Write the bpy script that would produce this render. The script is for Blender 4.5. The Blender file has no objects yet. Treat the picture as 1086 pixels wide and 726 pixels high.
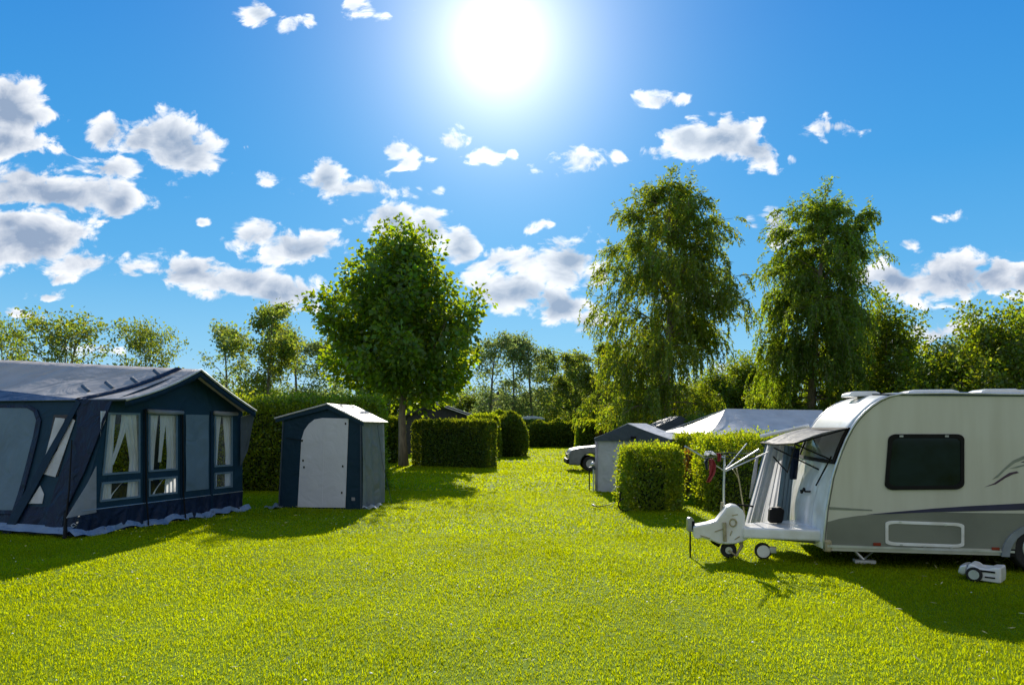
import bpy, math, random
import numpy as np
from mathutils import Vector

random.seed(7)
R = np.random.default_rng(7)
S = bpy.context.scene
COL = S.collection
PI = math.pi
# ------------------------------------------------------------------ camera model (level camera, vertical shift)
FP, CH, U0, V0 = 760.0, 1.8, 543.0, 452.0       # focal length in photo pixels, eye height, horizon row
SUN_EL, SUN_AZ = math.radians(28.2), math.radians(-1.0)


def P(u, v, Y):
    """point at depth Y seen at photo position u, v"""
    return Vector(((u - U0) / FP * Y, Y, CH - (v - V0) / FP * Y))


def G(u, v):
    """point on the lawn seen at photo position u, v"""
    Y = CH * FP / (v - V0)
    return Vector(((u - U0) / FP * Y, Y, 0.0))


# ------------------------------------------------------------------ materials
def nodes_of(name):
    m = bpy.data.materials.new(name)
    m.use_nodes = True
    nt = m.node_tree
    for n in list(nt.nodes):
        nt.nodes.remove(n)
    out = nt.nodes.new('ShaderNodeOutputMaterial')
    return m, nt, out


def mat(name, col, rough=0.6, var=0.12, scale=6.0, bump=0.0, bscale=40.0, metal=0.0, spec=0.5, stretch=None, coat=0.0, dirt=None):
    m, nt, out = nodes_of(name)
    N, L = nt.nodes.new, nt.links.new
    b = N('ShaderNodeBsdfPrincipled')
    L(b.outputs[0], out.inputs[0])
    b.inputs['Roughness'].default_value = rough
    b.inputs['Metallic'].default_value = metal
    b.inputs['Specular IOR Level'].default_value = spec
    b.inputs['Coat Weight'].default_value = coat
    tc = N('ShaderNodeTexCoord')
    mp = N('ShaderNodeMapping')
    if stretch:
        mp.inputs['Scale'].default_value = stretch
    L(tc.outputs['Object'], mp.inputs[0])
    nz = N('ShaderNodeTexNoise')
    nz.inputs['Scale'].default_value = scale
    nz.inputs['Detail'].default_value = 6
    L(mp.outputs[0], nz.inputs['Vector'])
    mx = N('ShaderNodeMix')
    mx.data_type = 'RGBA'
    c2 = dirt or [c * (1 - 3.0 * var) for c in col]
    mx.inputs[6].default_value = (*[min(1, c * (1 + var)) for c in col], 1)
    mx.inputs[7].default_value = (*[max(0, c) for c in c2], 1)
    rp = N('ShaderNodeValToRGB')
    rp.color_ramp.elements[0].position = 0.38
    rp.color_ramp.elements[1].position = 0.85
    L(nz.outputs['Fac'], rp.inputs[0])
    L(rp.outputs[0], mx.inputs[0])
    L(mx.outputs[2], b.inputs['Base Color'])
    if bump > 0:
        n2 = N('ShaderNodeTexNoise')
        n2.inputs['Scale'].default_value = bscale
        n2.inputs['Detail'].default_value = 4
        L(mp.outputs[0], n2.inputs['Vector'])
        bp = N('ShaderNodeBump')
        bp.inputs['Strength'].default_value = bump
        bp.inputs['Distance'].default_value = 0.03
        L(n2.outputs['Fac'], bp.inputs['Height'])
        L(bp.outputs[0], b.inputs['Normal'])
    return m


def fabric(name, col, trans=0.15, rough=0.55, bump=0.5, bscale=3.0, spec=0.4, var=0.1, sheet=None):
    """woven tent cloth: a little light comes through"""
    m, nt, out = nodes_of(name)
    N, L = nt.nodes.new, nt.links.new
    b = N('ShaderNodeBsdfPrincipled')
    b.inputs['Roughness'].default_value = rough
    b.inputs['Specular IOR Level'].default_value = spec
    t = N('ShaderNodeBsdfTranslucent')
    mxs = N('ShaderNodeMixShader')
    mxs.inputs[0].default_value = trans
    tc = N('ShaderNodeTexCoord')
    nz = N('ShaderNodeTexNoise')
    nz.inputs['Scale'].default_value = 2.5
    nz.inputs['Detail'].default_value = 7
    L(tc.outputs['Object'], nz.inputs['Vector'])
    mx = N('ShaderNodeMix')
    mx.data_type = 'RGBA'
    mx.inputs[6].default_value = (*[c * (1 + var * 2) for c in col], 1)
    mx.inputs[7].default_value = (*[c * (1 - var * 3) for c in col], 1)
    L(nz.outputs['Fac'], mx.inputs[0])
    L(mx.outputs[2], b.inputs['Base Color'])
    L(mx.outputs[2], t.inputs['Color'])
    n2 = N('ShaderNodeTexNoise')
    n2.inputs['Scale'].default_value = bscale
    n2.inputs['Detail'].default_value = 3
    n2.inputs['Distortion'].default_value = 0.8
    L(tc.outputs['Object'], n2.inputs['Vector'])
    bp = N('ShaderNodeBump')
    bp.inputs['Strength'].default_value = bump
    bp.inputs['Distance'].default_value = 0.12
    L(n2.outputs['Fac'], bp.inputs['Height'])
    L(bp.outputs[0], b.inputs['Normal'])
    L(b.outputs[0], mxs.inputs[1])
    L(t.outputs[0], mxs.inputs[2])
    L(mxs.outputs[0], out.inputs[0])
    return m


def leafmat(name, dcol, tcol, trans=0.5, hue=0.03, val=0.45, gloss=0.05, patch=0.0, up=0.0):
    m, nt, out = nodes_of(name)
    N, L = nt.nodes.new, nt.links.new
    geo = N('ShaderNodeNewGeometry')
    d = N('ShaderNodeBsdfDiffuse')
    t = N('ShaderNodeBsdfTranslucent')
    g = N('ShaderNodeBsdfGlossy')
    g.inputs['Roughness'].default_value = 0.5
    g.inputs['Color'].default_value = (0.9, 0.95, 0.8, 1)

    def vary(c):
        h = N('ShaderNodeHueSaturation')
        h.inputs['Color'].default_value = (*c, 1)
        mr = N('ShaderNodeMapRange')
        mr.inputs[3].default_value = 0.5 - hue
        mr.inputs[4].default_value = 0.5 + hue
        L(geo.outputs['Random Per Island'], mr.inputs[0])
        L(mr.outputs[0], h.inputs['Hue'])
        m1 = N('ShaderNodeMath')
        m1.operation = 'MULTIPLY'
        m1.inputs[1].default_value = 7.31
        L(geo.outputs['Random Per Island'], m1.inputs[0])
        m2 = N('ShaderNodeMath')
        m2.operation = 'FRACT'
        L(m1.outputs[0], m2.inputs[0])
        mv = N('ShaderNodeMapRange')
        mv.inputs[3].default_value = 1 - val
        mv.inputs[4].default_value = 1 + val
        L(m2.outputs[0], mv.inputs[0])
        if patch > 0:
            tc = N('ShaderNodeTexCoord')
            nz = N('ShaderNodeTexNoise')
            nz.inputs['Scale'].default_value = 0.55
            nz.inputs['Detail'].default_value = 5
            L(tc.outputs['Object'], nz.inputs['Vector'])
            mp = N('ShaderNodeMapRange')
            mp.inputs[1].default_value = 0.3
            mp.inputs[2].default_value = 0.7
            mp.inputs[3].default_value = 1 - patch
            mp.inputs[4].default_value = 1 + patch
            L(nz.outputs['Fac'], mp.inputs[0])
            mm = N('ShaderNodeMath')
            mm.operation = 'MULTIPLY'
            L(mv.outputs[0], mm.inputs[0])
            L(mp.outputs[0], mm.inputs[1])
            L(mm.outputs[0], h.inputs['Value'])
        else:
            L(mv.outputs[0], h.inputs['Value'])
        return h.outputs[0]
    if up > 0:
        vm = N('ShaderNodeMix')
        vm.data_type = 'VECTOR'
        vm.inputs[0].default_value = up
        vm.inputs[5].default_value = (0, 0, 1)
        L(geo.outputs['Normal'], vm.inputs[4])
        vn = N('ShaderNodeVectorMath')
        vn.operation = 'NORMALIZE'
        L(vm.outputs[1], vn.inputs[0])
        L(vn.outputs[0], d.inputs['Normal'])
    L(vary(dcol), d.inputs['Color'])
    L(vary(tcol), t.inputs['Color'])
    a = N('ShaderNodeMixShader')
    a.inputs[0].default_value = trans
    L(d.outputs[0], a.inputs[1])
    L(t.outputs[0], a.inputs[2])
    b = N('ShaderNodeMixShader')
    b.inputs[0].default_value = gloss
    L(a.outputs[0], b.inputs[1])
    L(g.outputs[0], b.inputs[2])
    L(b.outputs[0], out.inputs[0])
    return m


def clearmat(name, tint=(0.9, 0.95, 0.97), refl=0.12, rough=0.05):
    m, nt, out = nodes_of(name)
    N, L = nt.nodes.new, nt.links.new
    t = N('ShaderNodeBsdfTransparent')
    t.inputs[0].default_value = (*tint, 1)
    g = N('ShaderNodeBsdfGlossy')
    g.inputs['Roughness'].default_value = rough
    lw = N('ShaderNodeLayerWeight')
    lw.inputs[0].default_value = 0.25
    mr = N('ShaderNodeMapRange')
    mr.inputs[3].default_value = refl * 0.4
    mr.inputs[4].default_value = min(1, refl * 3)
    L(lw.outputs['Fresnel'], mr.inputs[0])
    mx = N('ShaderNodeMixShader')
    L(mr.outputs[0], mx.inputs[0])
    L(t.outputs[0], mx.inputs[1])
    L(g.outputs[0], mx.inputs[2])
    L(mx.outputs[0], out.inputs[0])
    return m


M = {}
M['navy'] = fabric('navy_cloth', (0.008, 0.028, 0.060), 0.10, bump=0.35, spec=0.15)
M['teal'] = fabric('teal_navy_cloth', (0.011, 0.044, 0.082), 0.2, bump=0.35, spec=0.2)
M['darknavy'] = fabric('dark_navy_cloth', (0.005, 0.014, 0.045), 0.05, bump=0.8, spec=0.25)
M['brightnavy'] = fabric('bright_navy_cloth', (0.010, 0.05, 0.14), 0.15, bump=0.4, spec=0.2)
M['bluegrey'] = fabric('blue_grey_cloth', (0.14, 0.21, 0.28), 0.15, bump=0.45, bscale=2.2, spec=0.2)
M['palegrey'] = fabric('pale_grey_cloth', (0.42, 0.43, 0.48), 0.45, bump=0.4)
M['roofgrey'] = fabric('roof_grey_cloth', (0.52, 0.48, 0.45), 0.15, rough=0.5, bump=0.75, bscale=1.5)
M['rim'] = mat('pale_piping', (0.5, 0.5, 0.5), 0.5)
M['curtain'] = fabric('white_curtain', (0.85, 0.86, 0.90), 0.5, bump=0.3, bscale=8)
M['mudflap'] = fabric('pale_blue_mudflap', (0.20, 0.29, 0.44), 0.1, bump=0.7, bscale=5)
M['clear'] = clearmat('clear_plastic', (0.95, 0.97, 0.97), 0.06, 0.08)
M['pole'] = mat('grey_metal', (0.35, 0.36, 0.38), 0.4, metal=0.6)
M['black'] = mat('black_plastic', (0.008, 0.008, 0.009), 0.55, spec=0.15)
M['rubber'] = mat('black_rubber', (0.015, 0.015, 0.016), 0.8, bump=0.2)
M['shedwall'] = fabric('shed_blue_cloth', (0.011, 0.036, 0.066), 0.05, bump=0.3, spec=0.15)
M['sheddoor'] = fabric('shed_white_door', (0.62, 0.64, 0.74), 0.1, bump=0.2, var=0.05, spec=0.3)
M['shedside'] = fabric('shed_grey_side', (0.20, 0.225, 0.23), 0.2, bump=0.9, bscale=2.5)
M['shedroof'] = fabric('shed_roof_cloth', (0.36, 0.34, 0.33), 0.1, bump=0.4)
M['shedgrey'] = fabric('grey_shelter_cloth', (0.54, 0.57, 0.64), 0.25, bump=0.5)
M['slate'] = fabric('slate_cloth', (0.05, 0.07, 0.10), 0.08, bump=0.4)
M['canopy'] = fabric('grey_striped_canopy', (0.42, 0.42, 0.43), 0.6, bump=0.5, spec=0.2)
M['party'] = fabric('white_party_cloth', (0.76, 0.76, 0.78), 0.3, rough=0.45, bump=0.4)
M['van'] = mat('caravan_cream', (0.55, 0.54, 0.47), 0.36, var=0.05, scale=2.2, bump=0.02, bscale=60, coat=0.15, spec=0.4, stretch=(2.5, 2.5, .3), dirt=(0.48, 0.46, 0.38))
M['vanroof'] = mat('caravan_roof_white', (0.66, 0.66, 0.64), 0.28, var=0.05, scale=2, coat=0.3, dirt=(0.5, 0.48, 0.42))
M['vanwhite'] = mat('white_gel_coat', (0.78, 0.78, 0.79), 0.3, var=0.06, scale=4, coat=0.3, dirt=(0.55, 0.51, 0.43))
M['vangrey'] = mat('caravan_sage_grey', (0.19, 0.20, 0.165), 0.42, var=0.08, scale=2, spec=0.3)
M['vanskirt'] = mat('caravan_skirt_grey', (0.22, 0.25, 0.28), 0.4, var=0.1)
M['alu'] = mat('aluminium_trim', (0.62, 0.63, 0.64), 0.35, metal=0.7)
M['stripe'] = mat('violet_navy_decal', (0.022, 0.02, 0.07), 0.35)
M['sage'] = mat('sage_decal', (0.22, 0.24, 0.2), 0.4)
M['plum'] = mat('plum_decal', (0.06, 0.025, 0.06), 0.4)
M['darkglass'] = mat('dark_tinted_glass', (0.006, 0.014, 0.022), 0.06, var=0.3, scale=3, spec=0.25)
M['frontglass'] = clearmat('front_window_glass', (0.92, 0.95, 0.96), 0.25, 0.06)
M['sheet'] = fabric('pale_sheet_cloth', (0.66, 0.66, 0.71), 0.5, bump=0.3, bscale=6)
M['blind'] = mat('pleated_blind', (0.010, 0.020, 0.030), 0.2, var=0.2)
M['amber'] = mat('red_reflector', (0.25, 0.03, 0.015), 0.25)
M['tan'] = mat('tan_stained_metal', (0.36, 0.31, 0.19), 0.5, var=0.2, scale=20)
M['red'] = fabric('red_cloth', (0.35, 0.05, 0.06), 0.2)
M['greycar'] = mat('silver_grey_paint', (0.12, 0.13, 0.15), 0.4, metal=0.2, coat=0.3)
M['lens'] = mat('lamp_lens', (0.7, 0.65, 0.5), 0.15)
M['darkroof'] = mat('dark_roof_sheet', (0.03, 0.03, 0.035), 0.7, var=0.2)
M['darkwall'] = mat('dark_hut_wall', (0.035, 0.035, 0.04), 0.8, var=0.2)
M['brickwall'] = mat('grey_house_wall', (0.22, 0.22, 0.24), 0.85, var=0.1)
M['greyroof'] = mat('grey_tiled_roof', (0.16, 0.16, 0.19), 0.8, var=0.15, bump=0.3)
M['paleblue'] = mat('pale_blue_roof', (0.45, 0.55, 0.65), 0.4)
M['bark'] = mat('bark_brown', (0.19, 0.15, 0.115), 0.9, var=0.25, scale=9, bump=0.8, bscale=14, stretch=(1, 1, 0.25))
M['barkgrey'] = mat('bark_grey', (0.16, 0.145, 0.12), 0.9, var=0.25, scale=9, bump=0.8, bscale=14, stretch=(1, 1, 0.25))
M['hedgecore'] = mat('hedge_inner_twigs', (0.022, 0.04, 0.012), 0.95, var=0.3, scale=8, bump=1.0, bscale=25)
M['maple'] = leafmat('maple_leaves', (0.035, 0.115, 0.016), (0.42, 0.54, 0.006), 0.5, 0.025, 0.4, 0.05)
M['willow'] = leafmat('weeping_leaves', (0.075, 0.13, 0.012), (0.42, 0.50, 0.012), 0.5, 0.03, 0.4, 0.04)
M['willowdark'] = leafmat('weeping_leaves_deep', (0.055, 0.12, 0.014), (0.38, 0.50, 0.012), 0.5, 0.025, 0.4, 0.04)
M['airy'] = leafmat('airy_leaves', (0.07, 0.115, 0.03), (0.38, 0.45, 0.03), 0.5, 0.03, 0.4, 0.04)
M['bushy'] = leafmat('bushy_leaves', (0.055, 0.11, 0.012), (0.38, 0.47, 0.010), 0.5, 0.03, 0.45, 0.04)
M['pale'] = leafmat('pale_far_leaves', (0.10, 0.15, 0.07), (0.36, 0.45, 0.10), 0.5, 0.03, 0.35, 0.04)
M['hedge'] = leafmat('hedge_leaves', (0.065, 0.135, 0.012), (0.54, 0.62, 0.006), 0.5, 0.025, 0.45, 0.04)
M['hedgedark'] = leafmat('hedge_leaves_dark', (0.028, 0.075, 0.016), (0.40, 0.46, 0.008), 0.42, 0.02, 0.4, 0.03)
M['russet'] = leafmat('russet_leaves', (0.12, 0.07, 0.012), (0.4, 0.2, 0.01), 0.45, 0.02, 0.4, 0.05)
M['grass'] = leafmat('grass_blades', (0.25, 0.34, 0.001), (0.64, 0.71, 0.001), 0.5, 0.014, 0.18, 0.003, patch=0.16, up=0.8)
M['straw'] = mat('straw', (0.50, 0.46, 0.22), 0.8)
M['petal'] = mat('white_petals', (0.75, 0.75, 0.65), 0.6)


# ------------------------------------------------------------------ mesh helpers
def tag(o, label=None, cat=None, group=None, kind=None):
    if label:
        o['label'] = label
    if cat:
        o['category'] = cat
    if group:
        o['group'] = group
    if kind:
        o['kind'] = kind
    return o


def empty(name, loc, label, cat, group=None):
    o = bpy.data.objects.new(name, None)
    o.empty_display_size = 0.2
    COL.objects.link(o)
    o.location = loc
    return tag(o, label, cat, group)


def np_mesh(name, V, F, mats, midx=None, smooth=False):
    """V n x 3, F list of arrays (m x k, one k each)"""
    me = bpy.data.meshes.new(name)
    V = np.asarray(V, dtype=np.float32)
    me.vertices.add(len(V))
    me.vertices.foreach_set('co', V.ravel())
    loops = np.concatenate([np.asarray(f, dtype=np.int32).ravel() for f in F])
    tot = np.concatenate([np.full(len(f), np.asarray(f).shape[1], dtype=np.int32) for f in F])
    st = np.concatenate([[0], np.cumsum(tot)[:-1]]).astype(np.int32)
    me.loops.add(len(loops))
    me.loops.foreach_set('vertex_index', loops)
    me.polygons.add(len(tot))
    me.polygons.foreach_set('loop_start', st)
    for m in mats:
        me.materials.append(m)
    if midx is not None:
        me.polygons.foreach_set('material_index', np.asarray(midx, dtype=np.int32))
    if smooth:
        me.polygons.foreach_set('use_smooth', np.ones(len(tot), dtype=bool))
    me.update(calc_edges=True)
    me.validate()
    return me


class MB:
    def __init__(self):
        self.v, self.f, self.m = [], [], []
        self.cur = 0

    def add(self, vs, fs):
        b = len(self.v)
        self.v.extend([tuple(p) for p in vs])
        for f in fs:
            self.f.append([b + i for i in f])
            self.m.append(self.cur)

    def poly(self, pts):
        self.add(pts, [list(range(len(pts)))])

    def box(self, c, s, rz=0.0, ax=None):
        c = Vector(c)
        if ax is None:
            ax = (Vector((math.cos(rz), math.sin(rz), 0)), Vector((-math.sin(rz), math.cos(rz), 0)), Vector((0, 0, 1)))
        vs = [c + ax[0] * (s[0] / 2 * i) + ax[1] * (s[1] / 2 * j) + ax[2] * (s[2] / 2 * k) for k in (-1, 1) for j in (-1, 1) for i in (-1, 1)]
        self.add(vs, [(0, 2, 3, 1), (4, 5, 7, 6), (0, 1, 5, 4), (2, 6, 7, 3), (0, 4, 6, 2), (1, 3, 7, 5)])

    def tube(self, pts, rad, n=8, cap=True):
        pts = [Vector(p) for p in pts]
        if not hasattr(rad, '__len__'):
            rad = [rad] * len(pts)
        rings, ref = [], None
        for i, p in enumerate(pts):
            d = (pts[min(i + 1, len(pts) - 1)] - pts[max(i - 1, 0)])
            if d.length < 1e-9:
                d = Vector((0, 0, 1))
            d.normalize()
            if ref is None:
                ref = Vector((1, 0, 0)) if abs(d.x) < 0.8 else Vector((0, 1, 0))
            a = (ref - d * ref.dot(d)).normalized()
            ref = a
            b = d.cross(a)
            rings.append([p + (a * math.cos(2 * PI * k / n) + b * math.sin(2 * PI * k / n)) * rad[i] for k in range(n)])
        vs = [q for r in rings for q in r]
        fs = []
        for i in range(len(pts) - 1):
            for k in range(n):
                k2 = (k + 1) % n
                fs.append((i * n + k, i * n + k2, (i + 1) * n + k2, (i + 1) * n + k))
        if cap:
            fs.append(tuple(range(n - 1, -1, -1)))
            fs.append(tuple((len(pts) - 1) * n + k for k in range(n)))
        self.add(vs, fs)

    def prism(self, pts, d):
        """polygon pts extruded by vector d"""
        n = len(pts)
        d = Vector(d)
        vs = [Vector(p) for p in pts] + [Vector(p) + d for p in pts]
        fs = [tuple(range(n - 1, -1, -1)), tuple(range(n, 2 * n))] + [(i, (i + 1) % n, n + (i + 1) % n, n + i) for i in range(n)]
        self.add(vs, fs)

    def grid(self, fn, nu, nv):
        vs = [fn(i / nu, j / nv) for j in range(nv + 1) for i in range(nu + 1)]
        fs = [(j * (nu + 1) + i, j * (nu + 1) + i + 1, (j + 1) * (nu + 1) + i + 1, (j + 1) * (nu + 1) + i) for j in range(nv) for i in range(nu)]
        self.add(vs, fs)

    def ring(self, outer, inner, d):
        """frame between two outlines of equal length, extruded by d"""
        n = len(outer)
        d = Vector(d)
        vs = [Vector(p) for p in outer] + [Vector(p) for p in inner] + [Vector(p) + d for p in outer] + [Vector(p) + d for p in inner]
        fs = []
        for i in range(n):
            j = (i + 1) % n
            fs += [(i, j, n + j, n + i), (2 * n + j, 2 * n + i, 3 * n + i, 3 * n + j), (j, i, 2 * n + i, 2 * n + j), (n + i, n + j, 3 * n + j, 3 * n + i)]
        self.add(vs, fs)

    def build(self, name, mats, parent=None, smooth=False, bevel=0.0, solid=0.0, label=None):
        if not isinstance(mats, (list, tuple)):
            mats = [mats]
        me = bpy.data.meshes.new(name)
        off = parent_world(parent) if parent is not None else Vector((0, 0, 0))
        me.from_pydata([tuple(Vector(p) - off) for p in self.v], [], self.f)
        for m in mats:
            me.materials.append(m)
        me.polygons.foreach_set('material_index', self.m)
        if smooth:
            me.polygons.foreach_set('use_smooth', [True] * len(me.polygons))
        me.update()
        import bmesh
        bm = bmesh.new()
        bm.from_mesh(me)
        bmesh.ops.recalc_face_normals(bm, faces=bm.faces)
        bm.to_mesh(me)
        bm.free()
        o = bpy.data.objects.new(name, me)
        COL.objects.link(o)
        if parent is not None:
            o.parent = parent
        if solid:
            md = o.modifiers.new('thickness', 'SOLIDIFY')
            md.thickness = solid
            md.offset = 0
        if bevel:
            md = o.modifiers.new('bevel', 'BEVEL')
            md.width = bevel
            md.segments = 3
            md.limit_method = 'ANGLE'
            md.angle_limit = math.radians(38)
            md.harden_normals = False
            me.polygons.foreach_set('use_smooth', [True] * len(me.polygons))
            wn = o.modifiers.new('weighted normals', 'WEIGHTED_NORMAL')
            wn.keep_sharp = False
        if label:
            o['label'] = label
        return o


def parent_world(o):
    v = Vector((0, 0, 0))
    while o is not None:
        v = v + Vector(o.location)
        o = o.parent
    return v


def link(name, me, parent=None, loc=(0, 0, 0)):
    o = bpy.data.objects.new(name, me)
    COL.objects.link(o)
    o.location = loc
    if parent is not None:
        o.parent = parent
    return o


def copy_tree(root, loc, rz=0.0, sc=(1, 1, 1), label=None, group=None):
    r = root.copy()
    COL.objects.link(r)
    r.location, r.rotation_euler, r.scale = loc, (0, 0, rz), sc
    if label:
        r['label'] = label
    if group:
        r['group'] = group
    for ch in list(root.children):
        c = ch.copy()
        COL.objects.link(c)
        c.parent = r
        for g in list(ch.children):
            d = g.copy()
            COL.objects.link(d)
            d.parent = c
    return r


class Plane:
    """a flat wall: origin, two axes; hit() turns a photo position into a point on it"""
    def __init__(self, o, a, b):
        self.o, self.a = Vector(o), Vector(a).normalized()
        b = Vector(b)
        self.b = (b - self.a * b.dot(self.a)).normalized()
        self.n = self.a.cross(self.b)
        if (Vector((0, 0, CH)) - self.o).dot(self.n) < 0:
            self.n = -self.n

    def hit(self, u, v, off=0.0):
        cam = Vector((0, 0, CH))
        d = Vector(((u - U0) / FP, 1.0, -(v - V0) / FP))
        o = self.o
        k = (o - cam).dot(self.n) / d.dot(self.n)
        return cam + d * k + self.n * off

    def pts(self, px, off=0.0):
        return [self.hit(u, v, off) for u, v in px]

    def slab(self, mb, px, off, th):
        mb.prism(self.pts(px, off), self.n * th)


def rrect(x0, y0, x1, y1, r, n=5):
    out = []
    for cx, cy, a0 in ((x1 - r, y1 - r, 0), (x0 + r, y1 - r, 90), (x0 + r, y0 + r, 180), (x1 - r, y0 + r, 270)):
        for k in range(n + 1):
            a = math.radians(a0 + 90 * k / n)
            out.append((cx + r * math.cos(a), cy + r * math.sin(a)))
    return out


def unit(v):
    return v / np.maximum(np.linalg.norm(v, axis=1, keepdims=True), 1e-9)


def leaf_arrays(p, d, ln, wd, fold=0.25):
    """diamond leaves at p along d"""
    n = len(p)
    d = unit(d)
    rnd = R.normal(size=(n, 3))
    s = unit(np.cross(d, rnd))
    nn = np.cross(d, s)
    ln = np.broadcast_to(np.asarray(ln, dtype=float).reshape(-1, 1), (n, 1))
    wd = np.broadcast_to(np.asarray(wd, dtype=float).reshape(-1, 1), (n, 1))
    mid = p + d * ln * 0.45
    V = np.stack([p, mid + s * wd * 0.5 + nn * wd * fold, p + d * ln, mid - s * wd * 0.5 + nn * wd * fold], axis=1).reshape(-1, 3)
    F = np.arange(4 * n).reshape(-1, 4)
    return V, F


def noise3(p, k, seed=0):
    """cheap smooth value field in about -1..1"""
    r = np.random.default_rng(seed)
    out = np.zeros(len(p))
    for i in range(6):
        w = r.normal(size=3) * k * (1 + 0.35 * i)
        out += np.sin(p @ w + r.uniform(0, 6.28)) / (1 + 0.3 * i)
    return out / 3.2


exec_order = []
# ------------------------------------------------------------------ ground
def build_ground():
    m, nt, out = nodes_of('lawn_soil')
    N, L = nt.nodes.new, nt.links.new
    b = N('ShaderNodeBsdfPrincipled')
    b.inputs['Roughness'].default_value = 0.9
    b.inputs['Specular IOR Level'].default_value = 0.1
    tc = N('ShaderNodeTexCoord')
    n1 = N('ShaderNodeTexNoise')
    n1.inputs['Scale'].default_value = 0.5
    n1.inputs['Detail'].default_value = 8
    n2 = N('ShaderNodeTexNoise')
    n2.inputs['Scale'].default_value = 9
    n2.inputs['Detail'].default_value = 6
    L(tc.outputs['Object'], n1.inputs['Vector'])
    L(tc.outputs['Object'], n2.inputs['Vector'])
    ad = N('ShaderNodeMath')
    ad.operation = 'MULTIPLY_ADD'
    ad.inputs[1].default_value = 0.55
    L(n2.outputs['Fac'], ad.inputs[0])
    mu = N('ShaderNodeMath')
    mu.operation = 'MULTIPLY'
    mu.inputs[1].default_value = 0.45
    L(n1.outputs['Fac'], mu.inputs[0])
    L(mu.outputs[0], ad.inputs[2])
    rp = N('ShaderNodeValToRGB')
    e = rp.color_ramp.elements
    e[0].position, e[0].color = 0.3, (0.085, 0.14, 0.003, 1)
    e[1].position, e[1].color = 0.7, (0.17, 0.25, 0.003, 1)
    L(ad.outputs[0], rp.inputs[0])
    L(rp.outputs[0], b.inputs['Base Color'])
    bp = N('ShaderNodeBump')
    bp.inputs['Strength'].default_value = 0.6
    bp.inputs['Distance'].default_value = 0.05
    L(n2.outputs['Fac'], bp.inputs['Height'])
    L(bp.outputs[0], b.inputs['Normal'])
    L(b.outputs[0], out.inputs[0])
    g = MB()
    g.poly([(-900, -100, 0), (900, -100, 0), (900, 1500, 0), (-900, 1500, 0)])
    tag(g.build('ground', m), kind='structure')


def build_grass():
    Vs, Fs, nb = [], [], 0
    zones = [(3.6, 7.5, 4200, 0.0055, 0.030), (7.5, 12, 2400, 0.0085, 0.031), (12, 20, 700, 0.016, 0.038), (20, 36, 150, 0.035, 0.06), (36, 70, 32, 0.08, 0.065)]
    for y0, y1, den, w, h in zones:
        xw = lambda y: 0.80 * y + 1.5
        area = (y1 - y0) * 2 * xw(y1)
        n = int(area * den)
        y = R.uniform(y0, y1, n)
        x = R.uniform(-1, 1, n) * xw(y1)
        keep = np.abs(x) < xw(y)
        x, y = x[keep], y[keep]
        p = np.stack([x, y, np.zeros_like(x)], 1)
        lump = noise3(p, 1.3, 3) * 0.5 + noise3(p * np.array([.55, 1.3, 1]), 7.0, 4) * 0.75
        hh = h * np.clip(0.85 + 0.42 * lump + R.normal(size=len(x)) * 0.2, 0.25, 2.1)
        tall = R.random(len(x)) < 0.006
        hh[tall] *= 1.7
        hh *= np.where(R.random(len(x)) < 0.35, 0.65, 1)
        az = R.uniform(0, 2 * PI, len(x))
        lean = R.uniform(0.25, 1.15, len(x)) * hh
        d = np.stack([np.cos(az), np.sin(az), np.zeros_like(az)], 1)
        s = np.stack([-np.sin(az), np.cos(az), np.zeros_like(az)], 1)
        ww = (w * R.uniform(0.6, 1.4, len(x)))[:, None]
        up = np.array([[0, 0, 1.0]])
        a = p - s * ww / 2
        b = p + s * ww / 2
        m_ = p + d * (lean * 0.3)[:, None] + up * (hh * 0.6)[:, None]
        c = m_ + s * ww * 0.42
        e = m_ - s * ww * 0.42
        t = p + d * lean[:, None] + up * (hh * 0.95)[:, None]
        V = np.stack([a, b, c, e, t], 1).reshape(-1, 3)
        k = np.arange(len(x))[:, None] * 5 + nb
        Vs.append(V)
        Fs.append((k + np.array([[0, 1, 2, 3]]), k + np.array([[3, 2, 4]])))
        nb += len(V)
    me = np_mesh('grass', np.concatenate(Vs), [np.concatenate([f[0] for f in Fs]), np.concatenate([f[1] for f in Fs])], [M['grass']])
    tag(link('grass', me), 'short bright green mown grass covering the lawn', 'grass', kind='stuff')
    # daisies and clover heads
    n = 150
    y = R.uniform(4.8, 17, n)
    x = R.uniform(-0.72, 0.72, n) * y
    V, F = [], []
    for i in range(n):
        r = R.uniform(0.006, 0.012)
        z = R.uniform(0.045, 0.06)
        b = len(V)
        for k in range(6):
            a = k * PI / 3
            V.append((x[i] + r * math.cos(a), y[i] + r * math.sin(a), z))
        V.append((x[i], y[i], z + r * 0.8))
        F += [(b + k, b + (k + 1) % 6, b + 6) for k in range(6)]
    me = np_mesh('daisies', np.array(V), [np.array(F)], [M['petal']])
    tag(link('daisies', me), 'tiny white daisies scattered through the lawn', 'flowers', kind='stuff')


def build_straw():
    n = 900
    y = R.uniform(4.6, 20, n)
    x = R.uniform(-0.74, 0.74, n) * y
    p = np.stack([x, y, R.uniform(.02, .042, n)], 1)
    a = R.uniform(0, 2 * PI, n)
    d = np.stack([np.cos(a), np.sin(a), R.normal(size=n) * .25], 1)
    V, F = leaf_arrays(p, d, R.uniform(.03, .10, n), R.uniform(.004, .009, n) * (1 + y / 14), .1)
    me = np_mesh('dry_grass', V, [F], [M['straw']])
    tag(link('dry_grass', me), 'pale dry grass clippings strewn over the lawn', 'clippings', kind='stuff')


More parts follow.
